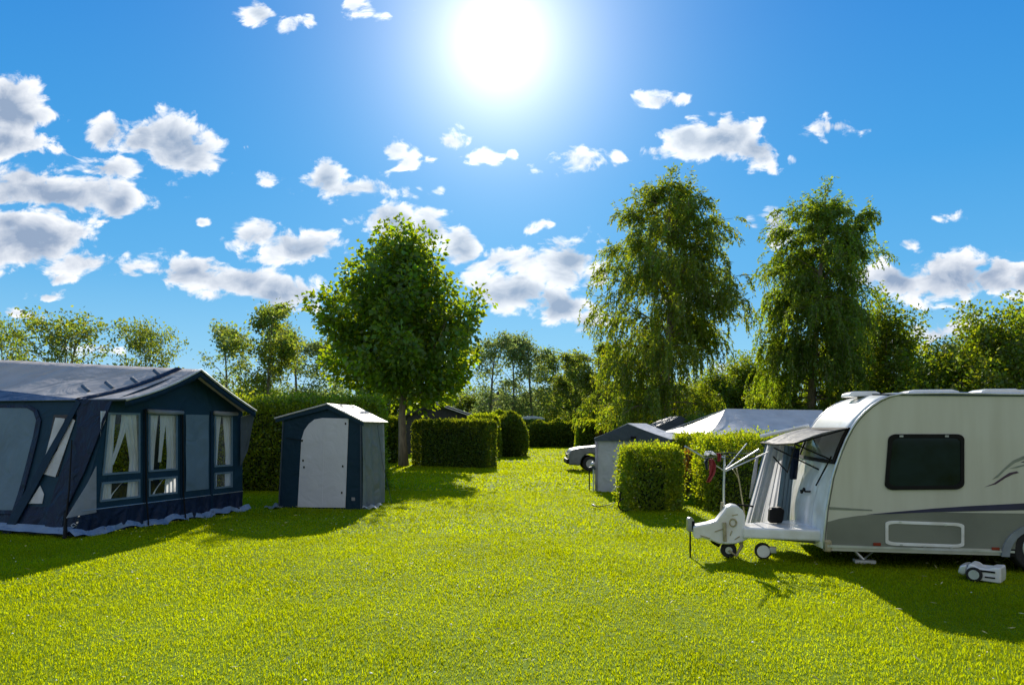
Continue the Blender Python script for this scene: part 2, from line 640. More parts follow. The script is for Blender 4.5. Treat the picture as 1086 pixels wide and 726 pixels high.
# ------------------------------------------------------------------ vegetation
def hedge(name, label, c, size, rz=0.0, leaf=0.08, den=900, m='hedge', rnd=0.25, wob=0.06, group='clipped hedges on the campsite', cat='hedge', shape='box', shoots=0.10, fringe=0.07):
    """clipped hedge: twiggy core plus a skin of real leaves; c = base centre, size = length, depth, height"""
    lx, ly, h = size
    den *= 1.45
    if shape == 'box':
        areas = np.array([lx * ly, lx * h, lx * h, ly * h, ly * h])
        n = int(areas.sum() * den)
        face = R.choice(5, n, p=areas / areas.sum())
        a, b = R.uniform(-1, 1, n), R.uniform(-1, 1, n)
        p = np.zeros((n, 3))
        nr = np.zeros((n, 3))
        for f in range(5):
            k = face == f
            if f == 0:
                p[k] = np.stack([a[k] * lx / 2, b[k] * ly / 2, np.full(k.sum(), h)], 1)
                nr[k] = (0, 0, 1)
            elif f in (1, 2):
                s = -1 if f == 1 else 1
                p[k] = np.stack([a[k] * lx / 2, np.full(k.sum(), s * ly / 2), (b[k] + 1) / 2 * h], 1)
                nr[k] = (0, s, 0)
            else:
                s = -1 if f == 3 else 1
                p[k] = np.stack([np.full(k.sum(), s * lx / 2), a[k] * ly / 2, (b[k] + 1) / 2 * h], 1)
                nr[k] = (s, 0, 0)
        # round the edges: pull to a rounded box
        half = np.array([lx / 2, ly / 2, h])
        q = p.copy()
        lim = np.maximum(half - rnd, 0.02)
        core = np.clip(q, -lim, lim)
        core[:, 2] = np.clip(q[:, 2], 0, h - rnd)
        dv = q - core
        dl = np.linalg.norm(dv, axis=1, keepdims=True)
        nz = dl[:, 0] > 1e-6
        q[nz] = core[nz] + dv[nz] / dl[nz] * np.minimum(dl[nz], rnd)
        nr[nz] = dv[nz] / dl[nz]
        p = q
    else:
        # dome / egg shape
        n = int((2 * PI * (lx / 2) * h + PI * lx * ly / 4) * den)
        t = R.random(n) ** 0.8
        th = R.uniform(0, 2 * PI, n)
        prof = np.interp(t, [0, .12, .45, .72, .88, 1], [.86, .97, 1.0, .86, .58, 0.02])
        p = np.stack([np.cos(th) * prof * lx / 2, np.sin(th) * prof * ly / 2, t * h], 1)
        nr = unit(np.stack([np.cos(th), np.sin(th), np.interp(t, [0, .5, .8, 1], [-.1, .15, .8, 2.5])], 1))
    bumpf = noise3(p, 2.2, 11) * wob + noise3(p, 7.0, 12) * wob * 0.6
    inward = np.where(R.random(n) < 0.62, R.random(n) ** 2 * 0.11, R.uniform(.04, .34, n))
    p = p + nr * (bumpf - inward)[:, None]
    shoot = R.random(n) < shoots * 0.25
    p[shoot] += nr[shoot] * R.uniform(0.02, 0.13, shoot.sum())[:, None]
    p[:, 2] = np.maximum(p[:, 2], 0.02)
    # young shoots standing out of the clipped top and ends
    k = (nr[:, 2] > 0.5) & (R.random(n) < 0.55)
    if k.any():
        tuft = np.clip(0.45 + 0.7 * noise3(p[k] * np.array([1, 1, 0]), 9.0, 14), 0, 1.4)
        p[k, 2] += R.random(k.sum()) ** 1.5 * fringe * 2.0 * tuft
        p[k, 0] += R.normal(size=k.sum()) * 0.02
    d = nr * 0.55 + R.normal(size=(n, 3)) * 0.55 + np.array([0, 0, 0.35])
    L_ = leaf * R.uniform(0.6, 1.3, n)
    V, F = leaf_arrays(p, d, L_, L_ * 0.62)
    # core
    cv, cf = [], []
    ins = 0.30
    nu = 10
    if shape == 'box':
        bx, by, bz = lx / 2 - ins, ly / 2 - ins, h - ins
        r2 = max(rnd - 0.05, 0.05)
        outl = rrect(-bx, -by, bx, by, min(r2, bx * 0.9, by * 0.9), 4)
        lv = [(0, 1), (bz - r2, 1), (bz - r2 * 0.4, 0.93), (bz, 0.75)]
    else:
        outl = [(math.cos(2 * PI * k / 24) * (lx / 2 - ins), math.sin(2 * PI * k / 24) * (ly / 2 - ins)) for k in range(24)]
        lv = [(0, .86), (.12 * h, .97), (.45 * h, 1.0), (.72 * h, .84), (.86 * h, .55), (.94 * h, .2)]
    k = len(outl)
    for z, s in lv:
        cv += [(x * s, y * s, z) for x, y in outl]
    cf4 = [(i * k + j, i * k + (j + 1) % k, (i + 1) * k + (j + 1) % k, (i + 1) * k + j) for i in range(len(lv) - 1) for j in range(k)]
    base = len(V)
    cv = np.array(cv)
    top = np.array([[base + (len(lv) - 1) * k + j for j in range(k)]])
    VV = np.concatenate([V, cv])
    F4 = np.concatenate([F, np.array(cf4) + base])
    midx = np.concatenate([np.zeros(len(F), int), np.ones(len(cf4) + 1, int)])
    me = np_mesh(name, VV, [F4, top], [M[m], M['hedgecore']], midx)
    o = link(name, me, None, c)
    o.rotation_euler = (0, 0, rz)
    tag(o, label, cat, group)
    return o


def limb(mb, p0, d, length, r0, droop=0.0, wig=0.12, n=5, r1=None):
    """a tapering branch, returns its points"""
    pts = [Vector(p0)]
    d = Vector(d).normalized()
    for i in range(n):
        d = (d + Vector((random.uniform(-wig, wig), random.uniform(-wig, wig), random.uniform(-wig, wig) - droop))).normalized()
        pts.append(pts[-1] + d * (length / n))
    r1 = r1 if r1 is not None else r0 * 0.25
    mb.tube(pts, [r0 + (r1 - r0) * i / n for i in range(n + 1)], 6, cap=False)
    return pts


def finish_tree(name, loc, label, cat, group, wood, V, F, leafm, bark='bark', crown='crown'):
    root = empty(name, loc, label, cat, group)
    me = bpy.data.meshes.new('trunk')
    me.from_pydata(wood.v, [], wood.f)
    me.materials.append(M[bark])
    me.polygons.foreach_set('use_smooth', [True] * len(me.polygons))
    me.update()
    link('trunk', me, root)
    link(crown, np_mesh(crown, V, [F], [M[leafm]]), root)
    return root


def round_tree(name, loc, label, cat, group, H, cb, Rm, prof, nc, nl, leaf, leafm, trunk_r, seed, spike=0.5, bark='bark', inner=0.3, lumps=0.35, lean=0.0, nshoot=0):
    """broad crown of many leafy shoots. H height, cb crown base, Rm crown radius, prof profile"""
    global R
    R = np.random.default_rng(seed)
    random.seed(seed)
    mb = MB()
    th = cb + (H - cb) * 0.8
    tp = [Vector((lean * (z / H) + 0.05 * math.sin(z * 1.3 + seed), 0.05 * math.cos(z * 1.1), z)) for z in np.linspace(0, th, 9)]
    tr = [trunk_r * (1.28 if i == 0 else 1.0) * (1 - 0.92 * (i / 8) ** 1.1) + 0.01 for i in range(9)]
    mb.tube(tp, tr, 10)
    zn = R.random(nc * 3)
    th_ = R.uniform(0, 2 * PI, nc * 3)
    px, py = zip(*prof)
    Rr = np.interp(zn, px, py) * Rm
    rr = Rr * np.sqrt(R.uniform(inner, 1.0, nc * 3))
    c = np.stack([np.cos(th_) * rr + lean * zn, np.sin(th_) * rr, cb + zn * (H - cb)], 1)
    # weight by ring area and cull by lumps
    w = (Rr / Rm + 0.08) * (1 + lumps * 1.6 * noise3(c, 2.6 / Rm, seed))
    keep = R.random(nc * 3) < np.clip(w, 0, 1.2) / 1.2
    c, zn, th_, rr, Rr = c[keep][:nc], zn[keep][:nc], th_[keep][:nc], rr[keep][:nc], Rr[keep][:nc]
    if nshoot:
        # boughs: spindles of clusters running out and up to their own tips, so the outline is uneven
        cs, zs, ts = [], [], []
        for i in range(nshoot):
            z2 = ((i + .5) / nshoot) ** .85 * .93 + .04
            t2 = i * 2.399963 + R.normal() * .25
            r2 = np.interp(z2, px, py) * Rm * R.uniform(.80, 1.24)
            tip = np.array([math.cos(t2) * r2 + lean * z2, math.sin(t2) * r2, cb + z2 * (H - cb) + R.uniform(0, .7)])
            b0 = np.array([lean * z2, 0, cb + max(0, z2 - .16 - .1 * R.random()) * (H - cb)])
            k = int(9 + 13 * r2 / Rm)
            for q in range(k):
                f = R.uniform(.25, 1.0)
                w_ = (.58 * (1 - f) ** .8 + .05) * Rm / 3.4
                cs.append(b0 + (tip - b0) * f + np.array([0, 0, -.35 * math.sin(PI * f)]) + R.normal(size=3) * w_ * np.array([1, 1, .6]))
                zs.append(z2)
                ts.append(t2)
        c, zn, th_ = np.array(cs), np.array(zs), np.array(ts)
        rr = np.hypot(c[:, 0], c[:, 1])
        Rr = np.interp(np.clip((c[:, 2] - cb) / (H - cb), 0, 1), px, py) * Rm
    outness = rr / np.maximum(Rr, 0.01)
    for i in range(0, len(c), max(1, len(c) // 70)):
        z0 = cb * 0.85 + (c[i, 2] - cb) * 0.55
        z0 = min(z0, th * 0.98)
        base = Vector((lean * z0 / H, 0, z0))
        tgt = Vector(c[i])
        dv = tgt - base
        limb(mb, base, dv + Vector((0, 0, -0.15 * dv.length)), dv.length, max(0.02, trunk_r * 0.32 * (1 - 0.6 * z0 / H)), -0.06, 0.1, 5, 0.012)
    n = len(c)
    sd = np.stack([np.cos(th_), np.sin(th_), 0.35 + 1.3 * zn], 1) + R.normal(size=(n, 3)) * 0.35
    sd = unit(sd)
    m = n * nl
    ci = np.repeat(np.arange(n), nl)
    t = R.random(m)
    spn = spike * (0.5 + 0.8 * outness) * R.uniform(0.7, 1.25, n)
    spn = np.clip(spn, .3, spike * 1.5)
    sp = spn[ci]
    ax = sd[ci]
    rad = R.normal(size=(m, 3))
    rad = unit(rad - ax * np.sum(rad * ax, 1, keepdims=True))
    w_ = (0.42 * spike * (1 - 0.75 * t) + 0.05)[:, None]
    p = c[ci] + ax * (t * sp - 0.35 * sp)[:, None] + rad * w_ * np.sqrt(R.random(m))[:, None] * 1.5
    d = rad * 0.9 + ax * 0.5 + R.normal(size=(m, 3)) * 0.35 + np.array([0, 0, -0.25])
    L_ = leaf * R.uniform(0.6, 1.3, m)
    V, F = leaf_arrays(p, d, L_, L_ * 0.66)
    return finish_tree(name, loc, label, cat, group, mb, V, F, leafm, bark)


def weeping_tree(name, loc, label, cat, group, H, Rm, prof, nlimb, nstr, leafm, seed, cb=1.6, bias=0.0, lean=0.0):
    """tall tree with rising limbs and hanging leafy strands"""
    global R
    R = np.random.default_rng(seed)
    random.seed(seed)
    mb = MB()
    tp = [Vector((0.2 * math.sin(z * 0.35 + seed) * z / H + lean * z / H, 0.15 * math.cos(z * 0.4), z)) for z in np.linspace(0, H * 0.97, 14)]
    tr = [0.30 * (1.3 if i == 0 else 1) * (1 - (i / 13)) ** 0.9 + 0.012 for i in range(14)]
    mb.tube(tp, tr, 10)
    px, py = zip(*prof)
    anchors = []
    for i in range(nlimb):
        zn = 0.10 + 0.88 * ((i + random.random()) / nlimb) ** 0.9
        z0 = zn * H * 0.9
        k = min(12, int(z0 / (H * 0.97) * 13))
        f = z0 / (H * 0.97) * 13 - k
        base = tp[k].lerp(tp[k + 1], f)
        a = random.uniform(0, 2 * PI)
        Rr = float(np.interp(min(1, (z0 + 1.2) / H), px, py)) * Rm * random.uniform(0.55, 1.12)
        up = random.uniform(0.55, 1.1) if zn > 0.25 else random.uniform(0.15, 0.5)
        d = Vector((math.cos(a), math.sin(a), up))
        ln = Rr * math.sqrt(1 + up * up * 0.6)
        pts = limb(mb, base, d, ln, max(0.02, 0.10 * (1 - zn)), 0.09, 0.10, 7, 0.01)
        for j in range(1, len(pts)):
            wgt = 0.35 + j / 7
            anchors.append((pts[j], wgt, a, zn))
        # side twigs
        for s in range(3):
            j = random.randint(2, 5)
            a2 = a + random.choice((-1, 1)) * random.uniform(0.5, 1.1)
            q = limb(mb, pts[j], (math.cos(a2), math.sin(a2), 0.4), ln * 0.35, 0.02, 0.10, 0.15, 4, 0.006)
            for j2 in range(1, len(q)):
                anchors.append((q[j2], 0.9, a2, zn))
    W = np.array([w for _, w, _, _ in anchors])
    W = W / W.sum()
    idx = R.choice(len(anchors), nstr, p=W)
    Ps, Ds = [], []
    for i in idx:
        p0, _, a, zn = anchors[i]
        p = Vector(p0) + Vector((random.gauss(0, .15), random.gauss(0, .15), random.gauss(0, .1)))
        ln = random.uniform(0.5, 1.0) * (0.45 + 2.6 * (1 - zn) ** 0.9) * (1.6 if random.random() < 0.08 else 1)
        ln = min(ln, max(0.35, p.z - cb * random.uniform(0.6, 1.3)))
        d = Vector((math.cos(a) * .7, math.sin(a) * .7, 0.35))
        step = 0.10
        ns = int(ln / step) + 2
        tw = []
        for s in range(ns):
            tw.append(p.copy())
            for q in range(2):
                Ps.append((p.x + random.gauss(0, .035), p.y + random.gauss(0, .035), p.z + random.gauss(0, .03)))
                Ds.append((d.x * .6 + random.gauss(0, .45), d.y * .6 + random.gauss(0, .45), d.z * .7 - 0.25 + random.gauss(0, .3)))
            d = (d + Vector((random.gauss(0, .05), random.gauss(0, .05), -0.22))).normalized()
            p = p + d * step
        if random.random() < 0.25:
            mb.tube(tw, [0.008] * len(tw), 3, cap=False)
    # upright feathery tips at the top and along the outer shoulders
    for _ in range(int(nstr * 0.34)):
        p0, _, a, zn = anchors[random.randrange(len(anchors))]
        if zn < 0.35 and random.random() < 0.7:
            continue
        p = Vector(p0)
        d = Vector((math.cos(a) * .5 + random.gauss(0, .2), math.sin(a) * .5 + random.gauss(0, .2), 1)).normalized()
        for s in range(int(random.uniform(4, 12))):
            for q in range(2):
                Ps.append((p.x + random.gauss(0, .05), p.y + random.gauss(0, .05), p.z))
                Ds.append((random.gauss(0, .6) + d.x, random.gauss(0, .6) + d.y, random.gauss(0, .3)))
            p = p + d * 0.11
    for _ in range(26):
        z = H * random.uniform(0.86, 0.985)
        p = Vector((lean * z / H + random.gauss(0, .12) + 0.2 * math.sin(z * 0.35 + seed) * z / H, random.gauss(0, .12), z))
        a = random.uniform(0, 6.28)
        d = Vector((math.cos(a) * .6, math.sin(a) * .6, .9)).normalized()
        for s in range(int(4 + 10 * (1 - z / H) * 5)):
            for q in range(2):
                Ps.append((p.x + random.gauss(0, .04), p.y + random.gauss(0, .04), p.z))
                Ds.append((random.gauss(0, .6) + d.x, random.gauss(0, .6) + d.y, random.gauss(0, .3)))
            p = p + d * 0.11
            d = (d + Vector((0, 0, -.05))).normalized()
    Ps, Ds = np.array(Ps), np.array(Ds)
    L_ = R.uniform(0.13, 0.30, len(Ps))
    V, F = leaf_arrays(Ps, Ds, L_, L_ * 0.36)
    return finish_tree(name, loc, label, cat, group, mb, V, F, leafm, 'bark')


def airy_tree(name, loc, label, cat, group, H, Rm, leafm, seed, stems=1, nl=3800, leaf=0.3, bark='barkgrey', tall=0.3):
    """open tree: limbs show through small leaf clumps"""
    global R
    R = np.random.default_rng(seed)
    random.seed(seed)
    mb = MB()
    tips = []
    for s in range(stems):
        a = random.uniform(0, 6.28)
        d = Vector((math.cos(a) * 0.12 * (stems > 1), math.sin(a) * 0.12 * (stems > 1), 1))
        tp = limb(mb, (0.2 * s, 0, 0), d, H * random.uniform(0.85, 0.96), 0.02 * H * 0.8, 0, 0.05, 8, 0.02)
        tips.append((tp[-1], 0.6))
        for i in range(26):
            k = random.uniform(tall, 0.97)
            j = int(k * 8)
            b = tp[j].lerp(tp[min(8, j + 1)], k * 8 - j)
            a = random.uniform(0, 6.28)
            up = random.uniform(0.6, 1.5)
            env = Rm * (0.35 + 0.9 * math.sin(PI * min(1, (k - tall) / (1 - tall) * 0.75 + 0.2)))
            ln = env * random.uniform(0.6, 1.15)
            q = limb(mb, b, (math.cos(a), math.sin(a), up), ln, 0.0035 * H * (1.2 - k) + 0.012, 0.02, 0.2, 5, 0.01)
            for t in q[2:]:
                tips.append((t, 0.30 + 0.08 * ln))
            for _ in range(2):
                a2 = a + random.uniform(-1.1, 1.1)
                q2 = limb(mb, q[random.randint(1, 4)], (math.cos(a2), math.sin(a2), random.uniform(.2, 1)), ln * .4, 0.02, 0.02, 0.2, 3, 0.008)
                tips.append((q2[-1], 0.4))
                tips.append((q2[-2], 0.35))
    wts = R.uniform(0.2, 1.4, len(tips)) ** 1.5
    wts /= wts.sum()
    ci = R.choice(len(tips), nl, p=wts)
    tc = np.array([tuple(t[0]) for t in tips])
    tr = np.array([t[1] for t in tips])
    p = tc[ci] + R.normal(size=(nl, 3)) * (tr[ci] * H / 16)[:, None] * np.array([1, 1, 0.75])
    d = R.normal(size=(nl, 3)) + np.array([0, 0, -0.2])
    L_ = leaf * R.uniform(0.5, 1.3, nl)
    V, F = leaf_arrays(p, d, L_, L_ * 0.55)
    return finish_tree(name, loc, label, cat, group, mb, V, F, leafm, bark)


def build_vegetation():
    def gx(u, Y):
        return (u - U0) / FP * Y

    # ---- the maple beside the path
    round_tree('maple_tree', (gx(427, 32.6), 32.6, 0), 'dense round maple tree with bright rim standing behind the navy storage tent', 'tree', None,
               10.5, 3.4, 3.4, [(0, .35), (.06, .66), (.16, .9), (.30, 1), (.46, .95), (.62, .74), (.76, .48), (.9, .22), (1, .03)],
               900, 29, 0.25, 'maple', 0.19, 21, spike=1.05, inner=0.25, lumps=0.6, lean=0.1, nshoot=60)
    # ---- two tall weeping trees
    weeping_tree('weeping_tree', (gx(703, 45), 45, 0), 'tall weeping tree behind the grey storage tent, left of the two', 'tree', 'tall weeping trees',
                 18.4, 4.7, [(0, .8), (.12, .95), (.35, 1), (.55, .98), (.72, .86), (.84, .58), (.93, .28), (1, .04)], 112, 3300, 'willow', 5, cb=1.5, lean=0.7)
    weeping_tree('weeping_tree', (gx(858, 45), 45, 0), 'tall weeping tree above the caravan front, right of the two', 'tree', 'tall weeping trees',
                 17.6, 3.3, [(0, .55), (.15, .66), (.4, .82), (.55, .95), (.72, 1), (.84, .72), (.93, .32), (1, .04)], 108, 3300, 'willowdark', 9, cb=1.5, lean=1.0)

    # ---- open trees in the background: three sources then copies
    g = 'open trees along the far edge'
    a1 = airy_tree('open_tree', (gx(64, 62), 62, 0), 'wide two-stemmed dark open tree above the left tent roof', 'tree', g, 11.9, 4.2, 'airy', 31, 2, 4300, 0.34)
    a2 = airy_tree('open_tree', (gx(283, 60), 60, 0), 'tallest narrow leafy tree left of the maple', 'tree', g, 13.2, 3.1, 'airy', 37, 1, 7000, 0.33, tall=0.2)
    a3 = airy_tree('open_tree', (gx(545, 80), 80, 0), 'slender thin-leaved tree above the rounded bush, left of a close pair', 'tree', g, 13.0, 3.0, 'pale', 41, 1, 3800, 0.33, tall=0.2)
    def cp(src, u, Y, topv, label, rz, wx=1.0):
        h0 = {a1: 11.6, a2: 12.6, a3: 12.6}[src]
        s = (CH + (V0 - topv) / FP * Y) / h0
        return copy_tree(src, (gx(u, Y), Y, 0), rz, (s * wx, s * wx, s), label, g)
    cp(a1, 160, 66, 343, 'small broad open tree standing alone left of centre sky gap', 1.1, 0.75)
    cp(a1, 6, 66, 338, 'thin yellowish tree at the left edge of the photo', 2.3, 0.6)
    cp(a3, 241, 74, 338, 'thin pale tree just left of the tallest narrow tree', 0.5, 1.0)
    cp(a3, 318, 70, 340, 'pale slim tree between the tallest narrow tree and the maple', 2.1, 1.1)
    cp(a3, 352, 74, 352, 'pale slim tree half hidden by the maple on its left side', 3.7, 1.2)
    cp(a3, 518, 78, 348, 'pale slim tree touching the right side of the maple', 4.4, 1.1)
    cp(a3, 565, 82, 350, 'slender thin-leaved tree, right of a close pair above the rounded bush', 1.9, 1.05)
    cp(a2, 588, 88, 372, 'middle-height leafy tree above the far hedge', 0.9, 1.3)
    cp(a2, 612, 78, 372, 'darker leafy tree left of the first weeping tree', 2.8, 1.3)
    cp(a2, 636, 74, 362, 'leafy tree tucked behind the left side of the first weeping tree', 4.0, 1.2)
    cp(a3, 962, 72, 345, 'thin upright spire of a tree in the gap above the caravan', 0.2, 0.5)

    # ---- bushy trees on the right and the far belt
    g2 = 'bushy trees behind the caravan'
    pr = [(0, .55), (.15, .9), (.35, 1), (.6, .85), (.8, .6), (.93, .3), (1, .08)]
    b1 = round_tree('bushy_tree', (gx(940, 48), 48, 0), 'upright bushy tree just right of the second weeping tree', 'tree', g2, 10.2, 1.0, 2.6, pr, 300, 30, 0.24, 'bushy', 0.16, 51, spike=1.3, inner=0.15, lumps=0.9, nshoot=34)
    b2 = round_tree('bushy_tree', (gx(1060, 38), 38, 0), 'largest bushy tree with spiky top at the right edge', 'tree', g2, 8.0, 0.6, 3.6, pr, 560, 30, 0.21, 'bushy', 0.2, 57, spike=1.25, inner=0.15, lumps=0.6, nshoot=52)
    hh = {b1: 10.2, b2: 8.6}

    def cb(src, u, Y, topv, label, rz, wx=1.0, group=g2):
        s = (CH + (V0 - topv) / FP * Y) / hh[src]
        return copy_tree(src, (gx(u, Y), Y, 0), rz, (s * wx, s * wx, s), label, group)
    cb(b2, 1006, 42, 356, 'mid-sized bushy tree left of the largest one above the caravan window', 0.8, 0.8)
    cb(b1, 1092, 44, 334, 'bushy tree cut by the right edge of the photo', 2.0, 1.2)
    cb(b2, 968, 50, 392, 'low bushy tree in the gap over the caravan roof', 3.0, 1.3)
    cb(b2, 792, 58, 372, 'bushy tree filling the gap between the two weeping trees', 1.4, 1.0)
    cb(b1, 760, 60, 392, 'short bushy tree behind the right side of the first weeping tree', 0.4, 1.5)
    cb(b1, 912, 58, 352, 'bushy tree behind the right side of the second weeping tree', 5.0, 0.9)
    cb(b2, 822, 50, 400, 'short bushy tree behind the party tent roof', 4.2, 1.1)
    cb(b2, 1150, 40, 330, 'bushy tree beyond the right edge of the photo', 5.5, 1.0)
    g3 = 'low dark trees of the far belt'
    for i, (u, Y, tv, rz, wx, lab) in enumerate([
            (590, 112, 408, 0.3, 1.8, 'low dark tree of the far belt above the far hedge, left of three'),
            (622, 108, 402, 1.9, 1.8, 'low dark tree of the far belt above the far hedge, middle of three'),
            (655, 104, 398, 2.7, 1.8, 'low dark tree of the far belt, seen under the first weeping tree'),
            (700, 100, 402, 4.1, 1.8, 'low dark tree of the far belt behind the first weeping trunk'),
            (738, 102, 400, 5.1, 1.8, 'low dark tree of the far belt right of the first weeping trunk'),
            (556, 120, 418, 1.0, 1.8, 'low dark tree of the far belt right of the grey house'),
            (492, 112, 412, 2.0, 1.8, 'low dark tree of the far belt left of the grey house'),
            (452, 108, 405, 3.3, 1.8, 'low dark tree of the far belt behind the maple'),
            (400, 112, 408, 4.6, 1.9, 'low dark tree of the far belt left of the maple trunk'),
            (340, 112, 410, 0.7, 1.9, 'low dark tree of the far belt under the pale slim trees'),
            (282, 112, 406, 1.7, 1.9, 'low dark tree of the far belt under the tallest narrow tree'),
            (222, 114, 404, 2.5, 1.9, 'low dark tree of the far belt above the tent gable')]):
        cb(b2, u, Y, tv, lab, rz, wx, g3)

    # ---- hedges
    hedge('hedge', 'long tall hedge behind the navy storage tent', (-8.75, 20.4, 0), (10.2, 1.2, 2.5), 0.03, 0.085, 800, 'hedge', 0.3, 0.10, shoots=0.5, fringe=0.2)
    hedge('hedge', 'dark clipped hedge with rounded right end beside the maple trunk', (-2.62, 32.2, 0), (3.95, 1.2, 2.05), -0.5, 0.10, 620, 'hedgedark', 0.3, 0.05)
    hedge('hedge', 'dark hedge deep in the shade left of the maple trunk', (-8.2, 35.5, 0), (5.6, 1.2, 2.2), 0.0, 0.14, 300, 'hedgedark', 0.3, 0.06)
    hedge('hedge', 'low sunlit hedge top just left of the rounded bush', (gx(512, 41), 41.5, 0), (1.9, 1.4, 2.45), 0.1, 0.12, 420, 'hedge', 0.45, 0.08)
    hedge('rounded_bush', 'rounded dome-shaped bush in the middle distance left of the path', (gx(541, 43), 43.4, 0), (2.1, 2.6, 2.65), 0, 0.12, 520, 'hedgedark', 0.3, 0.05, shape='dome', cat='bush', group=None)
    hedge('rounded_bush', 'second dome-shaped bush peeping over the first', (gx(529, 50), 50.5, 0), (2.4, 2.4, 2.85), 0, 0.14, 380, 'hedge', 0.3, 0.05, shape='dome', cat='bush', group=None)
    for i, (u, w, h, lab) in enumerate([(572, 2.6, 2.25, 'far dark bush closing the end of the path, first from the left'),
                                        (592, 2.6, 2.35, 'far dark bush closing the end of the path, second from the left'),
                                        (612, 2.6, 2.3, 'far dark bush closing the end of the path, third from the left'),
                                        (633, 2.7, 2.35, 'far dark bush closing the end of the path, hidden behind the small hedge')]):
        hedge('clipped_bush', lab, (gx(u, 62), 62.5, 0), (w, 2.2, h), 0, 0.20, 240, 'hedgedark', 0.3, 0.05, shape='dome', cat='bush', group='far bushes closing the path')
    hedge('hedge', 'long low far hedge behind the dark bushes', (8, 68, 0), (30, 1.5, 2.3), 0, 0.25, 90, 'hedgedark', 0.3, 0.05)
    hedge('hedge', 'small square hedge behind the parked grey car', (gx(625, 52), 52, 0), (1.9, 1.6, 2.15), 0, 0.13, 480, 'hedge', 0.35, 0.07)
    hedge('russet_shrub', 'small russet-tinged shrub beside the small square hedge', (gx(642, 50), 50, 0), (1.3, 1.2, 1.75), 0, 0.13, 480, 'russet', 0.3, 0.08, shape='dome', cat='shrub', group=None)
    hedge('hedge', 'compact cube-shaped hedge standing in front of the grey storage tent', (3.02, 15.75, 0), (1.22, 1.15, 1.33), 0.0, 0.06, 1500, 'hedge', 0.16, 0.06, shoots=0.5)
    hedge('hedge', 'thick hedge behind the clothes airer and caravan hitch', (5.42, 16.0, 0), (2.5, 1.8, 1.56), -0.10, 0.06, 1100, 'hedge', 0.2, 0.08, shoots=0.5)
    hedge('hedge', 'rough hedge with light tip left of the party tent corner', (4.9, 19.4, 0), (1.0, 1.0, 1.55), -0.1, 0.07, 1000, 'hedge', 0.2, 0.10, shoots=0.6)
    hedge('russet_shrub', 'brownish shrub in the gap between the cube-shaped hedge and the hedge behind the hitch', (4.42, 17.6, 0), (.75, .8, 1.25), 0.2, 0.06, 900, 'russet', 0.2, 0.12, shape='dome', cat='shrub', group=None)
    hedge('hedge', 'long hedge behind the caravan, beyond the party tent', (19, 33, 0), (22, 1.5, 2.2), 0.05, 0.16, 160, 'hedgedark', 0.3, 0.08)


